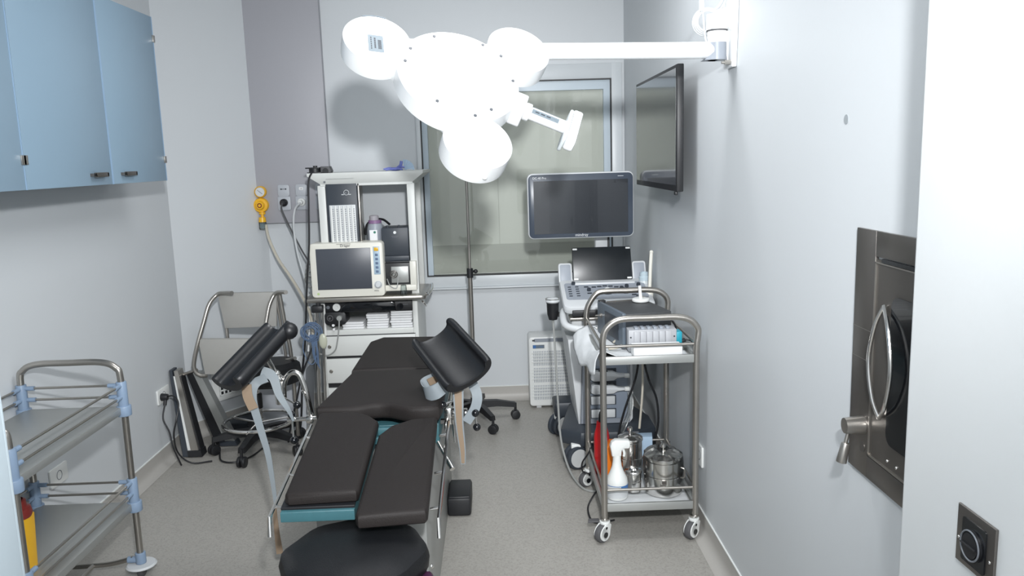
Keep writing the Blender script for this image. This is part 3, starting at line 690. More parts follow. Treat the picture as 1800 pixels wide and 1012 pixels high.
MB().cyl((.80, 2.80, 1.90), (.84, 2.80, 1.90), .008, n=6).cyl((.79, 2.80, 1.90), (.80, 2.80, 1.90), .005).build('bolt', 'steel', lamp)
b = MB()
for k in range(4): b.torus((.757, 2.86+.006*k, 2.047), .034+.004*k, .0032, (.15, 1, .1*k), n=30, m=6)
b.tube([(.735, 2.86, 2.30), (.738, 2.86, 2.12), (.742, 2.86, 2.06), (.748, 2.86, 2.0), (.755, 2.86, 1.974)], .0032, 8)
b.cyl((.736, 2.86, 2.08), (.736, 2.86, 2.13), .009)
b.tube([(.775, 2.87, 2.08), (.80, 2.87, 2.10), (.82, 2.87, 2.14), (.83, 2.87, 2.2)], .0032, 8).tube([(.785, 2.87, 2.08), (.805, 2.87, 2.09), (.825, 2.87, 2.13), (.834, 2.87, 2.2)], .0032, 8)
b.build('supply_cable', 'uslight', lamp)

# ------------------------------------------------------------------ television on the right wall
tv = thing('television', 'large flat black television mounted on the right wall beside the window', 'television', (.79, 3.77, 1.70))
TX = .752
MB().box(TX, TX+.028, 3.30, 4.24, 1.440, 1.955, .004).build('housing', 'black', tv)
MB().box(TX+.026, TX+.05, 3.42, 4.1, 1.455, 1.80, .01).box(TX+.026, TX+.042, 3.36, 4.2, 1.5, 1.90, .008).build('rear_cover', 'black', tv)
MB().box(TX-.0015, TX+.001, 3.318, 4.225, 1.466, 1.940).build('screen', 'screen', tv, smooth=False)
b = MB().box(TX+.04, XR, 3.65, 3.9, 1.6, 1.8, .003); b.build('wall_bracket', 'darksteel', tv)
MB().box(TX+.0, TX+.01, 3.325, 3.355, 1.425, 1.440, .002).build('status_light', 'black', tv)
MB().tube([(TX+.05, 3.48, 1.70), (TX+.058, 3.45, 1.65), (TX+.055, 3.46, 1.58)], .004, 6).build('cable', 'bluelab', tv)

# ------------------------------------------------------------------ steel pass-through hatch
ht = thing('pass_through_hatch', 'square stainless steel pass-through hatch with lens-shaped handle in right wall', 'hatch', (XR, 1.58, 1.13))
HX = XR
b = MB()
hy0, hy1, hz0, hz1 = 1.34, 1.816, .850, 1.418
dy0, dy1, dz0, dz1 = 1.40, 1.722, .902, 1.362
b.box(HX-.008, HX, dy1, hy1, hz0, hz1, .001).box(HX-.008, HX, hy0, dy0, hz0, hz1, .001).box(HX-.008, HX, dy0, dy1, dz1, hz1, .001).box(HX-.008, HX, dy0, dy1, hz0, dz0, .001)
b.build('frame', 'darksteel', ht)
b = MB().box(HX-.0085, HX-.007, dy1+.004, hy1, 1.12, 1.121).box(HX-.0085, HX-.007, dy1+.004, hy1, 1.19, 1.191); b.build('frame_seam', 'steel', ht, smooth=False)
dr = MB().box(HX-.006, HX, dy0+.003, dy1-.003, dz0+.003, dz1-.006).build('door', 'darksteel', ht)
MB().box(HX-.0095, HX-.006, dy1-.006, dy1-.003, dz0+.003, dz1-.012).box(HX-.0095, HX-.006, dy0+.003, dy1-.003, dz0+.003, dz0+.007).box(HX-.0095, HX-.006, dy0, dy1-.003, dz1-.014, dz1-.011).build('door_edge', 'steel', dr)
MB().box(HX-.009, HX-.004, dy0+.003, dy1-.03, dz1-.010, dz1-.002).build('door_gap', 'seal', dr)
MB().prism(rrect(.19, .325, .025, 4, 1.545, 1.125), (HX-.009, 0, 0), Y_, Z_, X_, .004).build('glass_panel', 'blackgloss', dr)
b = MB()
for sg in (1, -1):
    b.tube([(HX-.012, 1.665, 1.262), (HX-.023, 1.65+sg*.03, 1.215), (HX-.027, 1.645+sg*.049, 1.135), (HX-.023, 1.65+sg*.03, 1.055), (HX-.012, 1.665, 1.010)], .0048, 10)
b.build('handle', 'chrome', dr)
lk = MB().lathe([(0, 0), (.021, 0), (.021, .012), (.018, .045), (0, .046)], (HX-.008, 1.744, .968), (-1, 0, 0)).build('lock_boss', 'steel', ht)
MB().cyl((HX-.040, 1.748, .955), (HX-.048, 1.748, .918), .0045).cyl((HX-.046, 1.747, .925), (HX-.056, 1.746, .878), .0100, .0120, bev=.002).build('lock_lever', 'steel', ht)
MB().cyl((HX-.0095, 1.745, .915), (HX-.007, 1.745, .915), .012).build('keyhole_cover', 'darksteel', ht)
for y in (1.63, 1.59): MB().sph((HX-.0065, y, .925), .0035).build('rivet', 'chrome', dr)

# rotary switch plate near camera
DX = .70
sw = thing('rotary_switch', 'square steel wall plate with black rotary switch near the doorway edge', 'switch', (DX, 1.09, 1.01))
MB().prism([(1.045, .967), (1.138, .967), (1.138, 1.058), (1.045, 1.058)], (DX-.005, 0, 0), Y_, Z_, X_, .005, .0015).build('plate', 'darksteel', sw)
MB().prism(rrect(.058, .068, .004, 3, 1.0915, 1.011), (DX-.0075, 0, 0), Y_, Z_, X_, .004).build('insert', 'blackgloss', sw)
kn = MB().lathe([(0, 0), (.024, 0), (.024, .003), (.019, .003), (.019, .005), (0, .006)], (DX-.0075, 1.0925, 1.010), (-1, 0, 0)).build('knob', 'black', sw)
MB().torus((DX-.012, 1.0925, 1.010), .0225, .0014, (1, 0, 0)).build('ring', 'key', kn)
MB().box(DX-.0165, DX-.0125, 1.075, 1.110, 1.0085, 1.0115, .0008).build('pointer', 'black', kn)
for y, z in ((1.130, 1.006), (1.053, 1.004)): MB().sph((DX-.006, y, z), .0025, (.6, 1, 1)).build('screw', 'chrome', sw)

# wall sockets
def socket(name, y, z, xw, sg, label, w_=.08, h=.08):
    s_ = thing(name, label, 'socket', (xw, y, z))
    MB().prism(rrect(w_, h, .006, 3, y, z), (xw, 0, 0), Y_, Z_, X_*sg, .009, .002).build('plate', 'white', s_)
    b = MB()
    b.torus((xw+sg*.009, y, z), .019, .0015, (1, 0, 0), n=24, m=6); b.build('recess_ring', 'key', s_)
    return s_
socket('wall_socket', 4.26, .375, XL, 1, 'white double wall socket by the left corner with a black plug in it', .15)
socket('wall_socket', 3.19, .354, XL, 1, 'white wall socket low on left wall seen through the steel trolley', .13)
socket('wall_socket', 3.21, .33, XR, -1, 'white wall socket low on right wall beside the cart leg', .08, .09)

# vent grille on slanted wall
aU = dA.normalized()
vg = thing('vent_grille', 'square white air vent grille low on the slanted corner wall behind the chair', 'vent', (-1.68, 4.87, .3))
def ap(u, z, h=0.): return V((XL, YD, 0))+aU*u+Z_*z+nA*h
def aprism(b, u0, u1, z0, z1, h0, h1, bev=0., mi=0): return b.prism([(u0, z0), (u1, z0), (u1, z1), (u0, z1)], V((XL, YD, 0))+nA*h0, aU, Z_, nA, h1-h0, bev, mi)
aprism(MB(), .165, .60, .175, .47, .0, .012, .002).build('frame', 'white', vg)
b = aprism(MB(), .21, .55, .205, .44, .012, .0135); b.build('dark_opening', 'black', vg, smooth=False)
b = MB()
for k in range(12): aprism(b, .21+.0285*k, .219+.0285*k, .205, .445, .0135, .017)
for k in range(9): aprism(b, .21, .55, .205+.0285*k, .214+.0285*k, .0135, .017)
b.build('grid', 'white', vg, smooth=False)

# white bin box behind stool with roll
bn = thing('storage_bin', 'pale grey plastic bin standing behind the swivel stool in the corner', 'bin', (-1.33, 4.84, 0))
b = MB(); q = lambda x, y, z, s_: [V((x-s_, y-s_*.8, z)), V((x+s_, y-s_*.8, z)), V((x+s_, y+s_*.8, z)), V((x-s_, y+s_*.8, z))]
b.rings([q(-1.33, 4.80, .0, .13), q(-1.33, 4.80, .36, .155), q(-1.33, 4.80, .385, .160)])
b.build('bin_body', mat('bin_plastic', (186, 190, 196), .4), bn)
tag(MB().cyl((-1.36, 4.76, .425), (-1.20, 4.69, .425), .038, bev=.004).build('paper_roll', 'uslight'), 'short pale roll lying on the grey bin behind the stool', 'roll')

# ------------------------------------------------------------------ steel-framed chair lying across the corner
ch = thing('tubular_chair', 'steel tube chair with grey seat and back panels in the corner by the vent', 'chair', (-1.45, 4.45, .05))
CY = 4.50
MB().prism([(-1.59, .892), (-1.255, .888), (-1.272, .690), (-1.565, .688)], (0, CY-.02, 0), X_, Z_, (Y_*.98+Z_*.1).normalized(), .024, .006).build('backrest', 'seatgrey', ch)
MB().prism([(-1.685, .652), (-1.33, .640), (-1.335, .440), (-1.665, .448)], (0, CY-.12, 0), X_, Z_, (Y_*.97+Z_*.15).normalized(), .026, .006).build('seat', 'seatgrey', ch)
def rtube(b, pts, r, n=10): return b.tube(pts, r, n)
b = MB(); b.tube([(-1.48, CY-.10, .905), (-1.54, CY-.05, .898), (-1.585, CY-.03, .888), (-1.625, CY-.06, .84), (-1.655, CY-.09, .74), (-1.69, CY-.12, .62), (-1.715, CY-.13, .52), (-1.71, CY-.13, .47), (-1.685, CY-.12, .445), (-1.66, CY-.10, .44)], .0115, 12)
b.build('left_frame_tube', 'steel', ch)
b = MB(); b.tube([(-1.17, CY-.14, .905), (-1.21, CY-.08, .897), (-1.255, CY-.05, .885), (-1.285, CY-.07, .83), (-1.305, CY-.09, .74), (-1.325, CY-.11, .64), (-1.335, CY-.11, .50)], .0115, 12)
b.build('right_frame_tube', 'steel', ch)
b = MB(); b.tube([(-1.245, CY-.0, .88), (-1.225, CY, .68), (-1.205, CY, .50), (-1.2, CY, .03)], .011, 10).build('rear_upright', 'steel', ch)
MB().tube([(-1.265, CY-.0, .88), (-1.25, CY, .68), (-1.235, CY, .50)], .008, 10).build('brace_tube', 'steel', ch)
MB().tube([(-1.565, CY+.01, .70), (-1.56, CY, .60), (-1.56, CY+.01, .46)], .010, 10).build('rear_upright', 'steel', ch)
MB().tube([(-1.15, CY-.13, .528), (-1.20, CY-.09, .508), (-1.34, CY-.04, .478)], .011, 10).build('arm_tube', 'steel', ch)
MB().tube([(-1.845, CY-.10, .430), (-1.78, CY-.10, .452), (-1.705, CY-.12, .478)], .009, 10).build('foot_tube', 'steel', ch)

# leaning panels in the corner
def lean_panel(label, b0, b1, t0, t1, y0, dep, ty, tz, strips):
    """slim box leaning sideways: bottom from x=b0 to b1, top from t0 to t1"""
    g = thing('leaning_panel', label, 'panel', ((b0+b1)/2, y0, 0))
    def q(f0, f1, za, zb, d0=0., d1=0.):
        R_ = []
        for z in (za, zb):
            k = z/tz; xa = b0+(t0-b0)*k; xb = b1+(t1-b1)*k; y = y0+(ty-y0)*k
            R_.append([V((xa+(xb-xa)*f0, y+d0, z)), V((xa+(xb-xa)*f1, y+d0, z)), V((xa+(xb-xa)*f1, y+dep+d1, z)), V((xa+(xb-xa)*f0, y+dep+d1, z))])
        return R_
    for nm, f0, f1, za, zb, d0, m_ in strips: MB().rings(q(f0, f1, za, zb, d0)).build(nm, m_, g, smooth=False)
    return g
lean_panel('slim panel with black rim and white inner face leaning by the left wall socket', -1.79, -1.685, -1.853, -1.800, 4.28, .07, 4.36, .485,
    (('rim', 0, .30, .006, .485, 0, 'usdark'), ('face', .30, .48, .03, .45, .004, 'white'), ('side_strip', .48, .90, .02, .48, 0, 'steel'), ('back_shell', .90, 1.0, .006, .45, .01, 'black'), ('end_cap', .30, 1.05, .006, .04, -.006, 'black')))
lean_panel('slim dark panel with grey edge leaning between the white-faced panel and the stool', -1.655, -1.535, -1.785, -1.705, 4.44, .06, 4.42, .45,
    (('rim', 0, .50, .006, .45, 0, 'black'), ('side_strip', .50, .97, .03, .45, -.002, 'matsteel'), ('end_cap', .2, 1.0, .006, .035, -.006, 'usdark')))
tag(MB().prism([(-1.72, 4.68), (-1.51, 4.68), (-1.51, 4.86), (-1.62, 4.88)], (0, 0, .0), X_, Y_, Z_, .06, .01).build('floor_unit', 'usdark'), 'low charcoal box unit on the floor behind the swivel stool', 'unit')
pl = thing('power_plug', 'black power plug with looping cable in the left wall socket', 'power plug', (XL+.01, 4.22, .37))
MB().cyl((XL+.008, 4.225, .372), (XL+.045, 4.225, .372), .021, .017, bev=.003).cyl((XL+.03, 4.225, .365), (XL+.03, 4.21, .33), .009).build('plug', 'black', pl)
MB().tube([(XL+.04, 4.225, .375), (XL+.09, 4.19, .385), (XL+.125, 4.16, .35), (XL+.12, 4.12, .27), (XL+.10, 4.12, .19), (XL+.10, 4.15, .08), (XL+.16, 4.17, .012), (XL+.26, 4.2, .007)], .0045, 8).tube([(XL+.03, 4.21, .335), (XL+.035, 4.16, .27), (XL+.07, 4.14, .20), (XL+.09, 4.12, .12), (XL+.12, 4.13, .015)], .0045, 8).build('cable', 'black', pl)
hose('floor_cable', [(-1.60, 4.32, .01), (-1.55, 4.20, .007), (-1.47, 4.17, .007), (-1.40, 4.25, .007), (-1.36, 4.45, .008)], .005, 'black', 'black cable curling on the floor behind the swivel stool casters', 'cable')

# ------------------------------------------------------------------ swivel stool behind the left stirrup
s2 = thing('swivel_stool', 'black swivel stool with chrome foot ring behind the left leg support', 'stool', (-1.375, 4.36, 0))
VX, VY = -1.375, 4.36
SC = (VX, VY, 0)
star_base(s2, SC, 5, .255, 'black', .115, (.026, .020), .03, rot=math.radians(-97))
MB().lathe([(0, 0), (.03, 0), (.03, .03), (.024, .05), (0, .05)], (VX, VY, .10)).build('hub', 'black', s2)
MB().cyl((VX, VY, .13), (VX, VY, .25), .022).torus((VX, VY, .185), .024, .004).build('lower_column', 'chrome', s2)
MB().cyl((VX, VY, .25), (VX, VY, .335), .026, bev=.004).build('column_sleeve', 'black', s2)
MB().cyl((VX, VY, .33), (VX, VY, .43), .014).build('gas_lift', 'chrome', s2)
MB().box(VX-.04, VX+.16, VY-.05, VY+.06, .37, .392, .004).build('seat_plate', 'black', s2)
MB().torus((VX, VY, .175), .195, .0095).build('foot_ring', 'chrome', s2)
b = MB()
for k in range(3):
    a = .5+2*PI*k/3; b.cyl((VX+.02*math.cos(a), 4.33+.02*math.sin(a), .175), (VX+.19*math.cos(a), 4.33+.19*math.sin(a), .175), .006, n=8)
b.build('ring_spokes', 'chrome', s2)
MB().lathe([(0, 0), (.10, 0), (.138, .015), (.145, .055), (.138, .105), (.11, .128), (0, .13)], (-1.27, 4.38, .385), n=40).build('seat', 'leatherb', s2)
MB().tube([(-1.38, VY, .445), (-1.30, 4.26, .44), (-1.22, 4.20, .425)], .005, 8).build('lever', 'black', s2)

# ------------------------------------------------------------------ examination table
et = thing('examination_table', 'dark grey upholstered gynaecological examination table on stainless steel base with teal frame', 'examination table', (-.45, 3.0, 0))
MB().box(-.625, -.262, 2.48, 3.78, 0, .52, .006).build('base_cover', 'matsteel', et)
MB().box(-.655, -.245, 2.95, 3.9, .52, .60, .006).build('deck_frame', 'teal', et)
zt = lambda x, y: .70
# back section
MB().slab([(-.66, 3.43), (-.245, 3.43), (-.265, 3.80), (-.325, 4.0), (-.60, 4.02), (-.655, 3.93)], lambda x, y: .70+.02*(y-3.43), .075, .018).build('back_cushion', 'leather', et)
arc = []
for k in range(9):
    a = math.radians(180*k/8); arc.append((-.445-.085*math.cos(a)*-1 if False else -.445+.085*math.cos(a), 2.875+.05*math.sin(a)))
seat = [(-.235, 2.86), (-.225, 2.95), (-.235, 3.38), (-.245, 3.405), (-.64, 3.405), (-.655, 3.36), (-.70, 2.90)]
front = [(-.69, 2.885), (-.56, 2.875), (-.52, 2.885), (-.49, 2.905), (-.455, 2.91), (-.42, 2.90), (-.37, 2.862), (-.33, 2.845), (-.26, 2.845)]
MB().slab(seat+front, zt, .062, .018).build('seat_cushion', 'leather', et)
zl = lambda x, y: .695-.155*(2.86-y)
MB().slab([(-.675, 2.84), (-.665, 2.85), (-.55, 2.85), (-.49, 2.82), (-.448, 2.77), (-.448, 2.33), (-.455, 2.315), (-.66, 2.305), (-.672, 2.315)], zl, .040, .013).build('leg_cushion', 'leather', et)
zr = lambda x, y: .672-.162*(2.76-y)
MB().slab([(-.245, 2.80), (-.33, 2.79), (-.40, 2.745), (-.436, 2.68), (-.442, 2.215), (-.432, 2.20), (-.236, 2.215), (-.23, 2.23), (-.238, 2.79)], zr, .046, .014).build('leg_cushion', 'leather', et)
MB().slab([(-.685, 2.86), (-.46, 2.86), (-.46, 2.295), (-.685, 2.295)], lambda x, y: zl(x, y)-.050, .034, .004).build('leg_frame', 'teal', et)
MB().slab([(-.685, 2.84), (-.46, 2.84), (-.46, 2.305), (-.685, 2.305)], lambda x, y: zl(x, y)-.041, .009, .002).build('leg_board', 'black', et)
MB().slab([(-.43, 2.80), (-.242, 2.80), (-.242, 2.26), (-.43, 2.26)], lambda x, y: zr(x, y)-.048, .022, .004).build('leg_frame', 'teal', et)
MB().box(-.57, -.34, 2.83, 2.86, .60, .628, .003).box(-.54, -.37, 2.78, 2.80, .585, .61, .003).build('hinge_bar', 'teal', et)
for xr, f, yn in ((-.200, zr, 2.24), (-.708, zl, 2.26)):
    b = MB()
    b.tube([(xr, 2.84, f(0, 2.84)-.045), (xr, yn, f(0, yn)-.045), (xr, yn-.01, f(0, yn)-.10)], .006, 8, straight=True)
    for y in (2.75, 2.5, yn+.06):
        xi = xr+(-.03 if xr > -.4 else .03); b.cyl((xr, y, f(0, y)-.045), (xi, y, f(0, y)-.05), .005, n=10)
    b.build('side_rail', 'chrome', et)
for xa, xb, xc in ((-.222, -.21, -.24), (-.688, -.676, -.69)): MB().box(xa, xb, 2.90, 3.55, .585, .612, .002).box(xc, xc+.035, 2.97, 2.99, .59, .605).box(xc, xc+.035, 3.4, 3.42, .59, .605).build('accessory_rail', 'chrome', et)
MB().cyl((-.235, 2.74, .60), (-.185, 2.66, .54), .007).cyl((-.195, 2.675, .552), (-.18, 2.65, .533), .010).build('release_lever', 'chrome', et)
MB().sph((-.262, 2.56, .22), .009).build('bolt', 'chrome', et)
MB().box(-.262, -.155, 3.40, 3.62, 0.004, .09, .012).box(-.255, -.16, 3.41, 3.61, .086, .094, .004).build('drive_box', 'black', et)

def trough(c0, c1, chord, wid, dep, th=.022, n=18):
    c0, c1 = V(c0), V(c1); a = (c1-c0).normalized(); ch_ = V(chord); ch_ = (ch_-a*ch_.dot(a)).normalized(); nn = a.cross(ch_).normalized()
    if nn.z < 0: nn = -nn
    def prof(c, s_):
        def arcp(R1, dd, t): return c+ch_*(-math.cos(t))*R1*s_-nn*(max(0, math.sin(t))**.85)*dd*s_
        P = [arcp(wid/2, dep, PI*k/n) for k in range(n+1)]
        I = [arcp(wid/2-th, dep-th*.75, PI*k/n) for k in range(n, -1, -1)]
        def lip(sg, rev):
            q = [c+ch_*sg*(wid/2-th/2+th/2*math.cos(PI*j/6))*s_+nn*(th*.55*math.sin(PI*j/6)) for j in range(1, 6)]
            return q[::-1] if rev else q
        return P+lip(1, False)+I+lip(-1, True)
    m = MB(); L = (c1-c0)
    R_ = []
    for t, s_ in ((.0, .90), (.012, .935), (.04, .965), (.12, .985), (.5, 1.0), (.88, 1.02), (.95, 1.01), (.985, .985), (1.0, .95)): R_.append(prof(c0+L*t, s_))
    return m.rings(R_), nn, ch_
# right leg support
rs = thing('leg_support', 'black moulded knee crutch on chrome post at the right side of the exam table', 'leg support', (-.17, 3.0, .6))
t_, nn, chd = trough((-.268, 3.10, .930), (-.118, 2.87, .808), (.17, -.01, .035), .205, .058, .028)
t_.build('leg_trough', 'stirrup', rs)
MB().cyl((-.165, 2.99, .64), (-.178, 2.99, .775), .014).cyl((-.17, 2.99, .685), (-.172, 2.99, .75), .021, bev=.003).build('post', 'chrome', rs)
MB().sph((-.176, 2.99, .768), .020).build('ball_joint', 'chrome', rs)
MB().cyl((-.225, 2.99, .628), (-.105, 2.98, .624), .011).cyl((-.195, 2.99, .627), (-.175, 2.99, .627), .022, bev=.003).cyl((-.15, 2.985, .626), (-.135, 2.985, .626), .019, bev=.003).box(-.225, -.195, 2.97, 3.01, .585, .65, .004).build('clamp', 'chrome', rs)
for kx, ky, kz in ((-.228, 2.94, .676), (-.104, 2.96, .632), (-.10, 2.96, .575)): MB().sph((kx, ky, kz), .0155).build('knob', 'blackgloss', rs)
MB().cyl((-.228, 2.94, .676), (-.175, 2.99, .68), .005).build('knob_stem', 'chrome', rs)
MB().cyl((-.104, 2.96, .632), (-.10, 2.96, .575), .004).build('knob_stem', 'chrome', rs)
MB().cyl((-.19, 2.96, .61), (-.185, 2.955, .52), .007).build('release_pin', 'chrome', rs)
st = MB().ribbon([(-.165, 2.93, .76), (-.165, 2.925, .68), (-.165, 2.93, .60), (-.158, 2.935, .50), (-.158, 2.94, .435)], V((1, 0, 0)), lambda t: .044-.026*t).build('strap', 'sblue', rs)
MB().ribbon([(-.165, 2.926, .76), (-.165, 2.921, .68), (-.165, 2.926, .60), (-.158, 2.931, .50), (-.158, 2.936, .44)], V((1, 0, 0)), lambda t: .030-.018*t).build('strap_lining', 'tan', rs)
MB().ribbon([(-.115, 2.99, .75), (-.095, 2.97, .70), (-.105, 2.96, .65), (-.14, 2.95, .60)], V((1, .3, 0)), .04).build('strap_tail', 'sblue', rs)
b = MB(); b.ribbon([(-.20, 2.96, .775), (-.25, 2.98, .765), (-.295, 2.98, .745), (-.29, 2.94, .725), (-.25, 2.91, .735), (-.205, 2.93, .765)], V((-.25, 0, 1)), .055); b.build('strap_loop', 'sblue', rs)
MB().ribbon([(-.20, 2.965, .780), (-.245, 2.973, .770), (-.28, 2.972, .757)], V((-.25, -.3, 1)), .03, .004).build('strap_lining', 'tan', rs)
# left leg support
ls = thing('leg_support', 'black moulded knee crutch on curved chrome arm at the left side of the exam table', 'leg support', (-.86, 3.0, .6))
t_, nn, chd = trough((-.855, 3.05, .985), (-1.005, 2.84, .825), (-.13, .14, -.02), .195, .052, .036)
t_.build('leg_trough', 'stirrup', ls)
MB().sph((-.800, 2.985, .975), .033, (1, 1, 1)).build('lip_end', 'stirrup', ls)
MB().cyl((-.855, 3.0, .685), (-.868, 3.0, .80), .020, bev=.003).cyl((-.862, 3.0, .775), (-.865, 3.0, .79), .026, bev=.003).build('post', 'chrome', ls)
MB().cyl((-.866, 3.0, .80), (-.885, 2.97, .87), .009).sph((-.866, 3.0, .805), .015).build('ball_joint', 'chrome', ls)
MB().tube([(-.845, 3.0, .70), (-.838, 3.0, .77), (-.81, 3.0, .806), (-.78, 3.0, .80), (-.762, 3.0, .75), (-.75, 3.0, .68), (-.742, 3.0, .62)], .011, 12).cyl((-.765, 3.0, .725), (-.760, 3.0, .73), .0145).build('curved_arm', 'chrome', ls)
MB().cyl((-.835, 2.99, .621), (-.665, 2.99, .628), .0085).cyl((-.76, 2.99, .622), (-.735, 2.99, .622), .017, bev=.002).box(-.705, -.672, 2.97, 3.01, .60, .64, .003).build('clamp', 'chrome', ls)
for kx, ky, kz in ((-.785, 2.96, .690), (-.815, 2.98, .645), (-.81, 2.97, .545)): MB().sph((kx, ky, kz), .0155).build('knob', 'blackgloss', ls)
MB().cyl((-.785, 2.96, .69), (-.855, 3.0, .715), .004).build('knob_stem', 'chrome', ls)
MB().cyl((-.813, 2.98, .63), (-.81, 2.97, .545), .0045).build('knob_stem', 'chrome', ls)
MB().tube([(-.86, 3.0, .71), (-.83, 2.98, .665), (-.80, 2.98, .628)], .005, 8).build('link_rod', 'chrome', ls)
MB().ribbon([(-.885, 2.93, .81), (-.925, 2.91, .79), (-.935, 2.905, .73), (-.915, 2.905, .62), (-.895, 2.905, .52), (-.885, 2.905, .40), (-.88, 2.905, .30)], V((1, .1, 0)), lambda t: .042-.030*t).build('strap', 'sblue', ls)
MB().ribbon([(-.95, 2.896, .795), (-.947, 2.892, .75), (-.93, 2.892, .70)], V((1, .1, 0)), .036, .003).build('strap_lining', 'tan', ls)
MB().ribbon([(-.885, 2.905, .31), (-.884, 2.898, .25), (-.882, 2.898, .18), (-.878, 2.898, .115)], V((1, .1, 0)), lambda t: .012+.014*t, .003).build('strap_end', 'tan', ls)
MB().ribbon([(-.905, 2.94, .83), (-.865, 2.945, .81), (-.845, 2.94, .74), (-.815, 2.94, .68), (-.80, 2.95, .63)], lambda t: V((1, .2, .5*(1-t))), lambda t: .046-.038*t).build('strap_tail', 'sblue', ls)

# ------------------------------------------------------------------ front stool
fs = thing('round_stool', 'low black upholstered stool in the foreground under the leg cushions', 'stool', (-.446, 2.185, 0))
b = MB(); prof = [(0, .440), (.15, .440), (.185, .450), (.199, .468), (.203, .50), (.196, .525), (.175, .541), (.10, .548), (0, .549)]
o0 = len(b.b.verts); b.lathe(prof, (0, 0, 0), n=48)
for v in b.b.verts:
    a = math.atan2(v.co.y, v.co.x); r = math.hypot(v.co.x, v.co.y)
    k = 1+.025*math.cos(8*a)
    v.co.x = -.446+v.co.x*k*1.055; v.co.y = 2.185+v.co.y*k*1.03
    v.co.z -= .045
b.build('seat', 'leatherb', fs)
MB().cyl((-.446, 2.185, .12), (-.446, 2.185, .40), .018).build('column', 'chrome', fs)
star_base(fs, (-.446, 2.185, 0), 5, .235, 'black', .11, rot=1.5708)
pb = thing('waste_bag', 'dark purple plastic bag standing against the right side of the foreground stool', 'bag', (-.24, 2.03, .02))
b = MB(); R_ = []
for z, s_ in ((.415, .8), (.40, 1.0), (.38, 1.05), (.25, 1.05), (.12, 1.0), (.02, .8)):
    R_.append([V((-.245+.042*s_*math.cos(2*PI*k/20)*(1+.12*math.sin(5*2*PI*k/20)), 2.10+.10*s_*math.sin(2*PI*k/20)*(1+.1*math.cos(7*2*PI*k/20)), z)) for k in range(20)])
b.rings(R_); b.build('bag_body', 'purple', pb)

# ------------------------------------------------------------------ left steel trolley
lt = thing('shelf_trolley', 'steel two-shelf trolley with pale blue plastic joints by the left wall', 'trolley', (-1.65, 2.65, 0))
TX0, TX1, TY0, TY1 = -1.835, -1.455, 2.27, 2.985
for z in (.675, .285):
    MB().box(TX0+.01, TX1-.0, TY0, TY1, z, z+.028, .003).build('shelf', 'matsteel', lt)
for y in (TY1, TY0):
    MB().tube([(TX0, y, .06), (TX0, y, .5), (TX0, y, .80), (TX0+.015, y, .855), (TX0+.07, y, .878), ((TX0+TX1)/2, y, .880), (TX1-.07, y, .878), (TX1-.015, y, .855), (TX1, y, .80), (TX1, y, .5), (TX1, y, .06)], .0125, 14).build('end_frame', 'steel', lt)
    for x in (TX0, TX1):
        for z in (.685, .295):
            b = MB().cyl((x, y, z-.01), (x, y, z+.115), .019, bev=.003); sx = 1 if x < -1.6 else -1; sy = 1 if y < 2.6 else -1
            b.cyl((x, y, z-.02), (x, y, z+.02), .027, bev=.003)
            for dz in (.055, .100):
                b.cyl((x, y, z+dz), (x+sx*.05, y, z+dz), .0085).cyl((x, y, z+dz), (x, y+sy*.05, z+dz), .0085)
            b.build('corner_joint', 'jointblue', lt)
b = MB()
for z in (.685, .295):
    for dz in (.055, .100):
        for y in (TY0, TY1): b.cyl((TX0, y, z+dz), (TX1, y, z+dz), .0048, n=10)
        for x in (TX0, TX1): b.cyl((x, TY0, z+dz), (x, TY1, z+dz), .0048, n=10)
b.build('guard_rail', 'steel', lt)
for y in (TY1, TY0):
    b = MB().tube([(TX1-.03, y, .075), (TX1-.12, y, .055), (TX1-.2, y, .05), (TX0+.1, y, .05), (TX0+.03, y, .075)], .010, 10); b.build('base_tube', 'steel', lt)
MB().cyl((TX1-.19, TY0, .05), (TX1-.19, TY1, .05), .009).build('base_tube', 'steel', lt)
for y in (TY1, TY0):
    for x in (TX0+.01, TX1):
        MB().cyl((x, y, .055), (x, y, .10), .02, bev=.003).cyl((x, y, .07), (x+(-.05 if x > -1.6 else .05), y, .07), .013).build('foot_joint', 'jointblue', lt)
        c = MB().lathe([(0, .044), (.055 if x > -1.6 else .03, .044), (.058 if x > -1.6 else .033, .048), (.052 if x > -1.6 else .03, .054), (0, .055)], (x, y, 0)).build('bumper_disc', 'uslight', lt)
        MB().cyl((x-.01, y, .028), (x+.01, y, .028), .028, bev=.003).build('caster', 'rubber', lt)
# sharps container
sc = thing('sharps_container', 'yellow sharps container with dark red lid on lower shelf of left trolley', 'sharps container', (-1.575, 2.47, .313))
b = MB(); SX, SY = -1.585, 2.46
b.rings([[V((SX+a*s_, SY+c*s_, z)) for a, c in rrect(.085, .085, .015, 3)] for s_, z in ((.82, .316), (1.0, .50))])
b.build('bucket', 'yellow', sc)
MB().lathe([(0, 0), (.046, 0), (.05, .012), (.046, .03), (.036, .035), (.034, .055), (.027, .06), (.024, .03), (0, .03)], (SX, SY, .50)).build('lid', 'redd', sc)

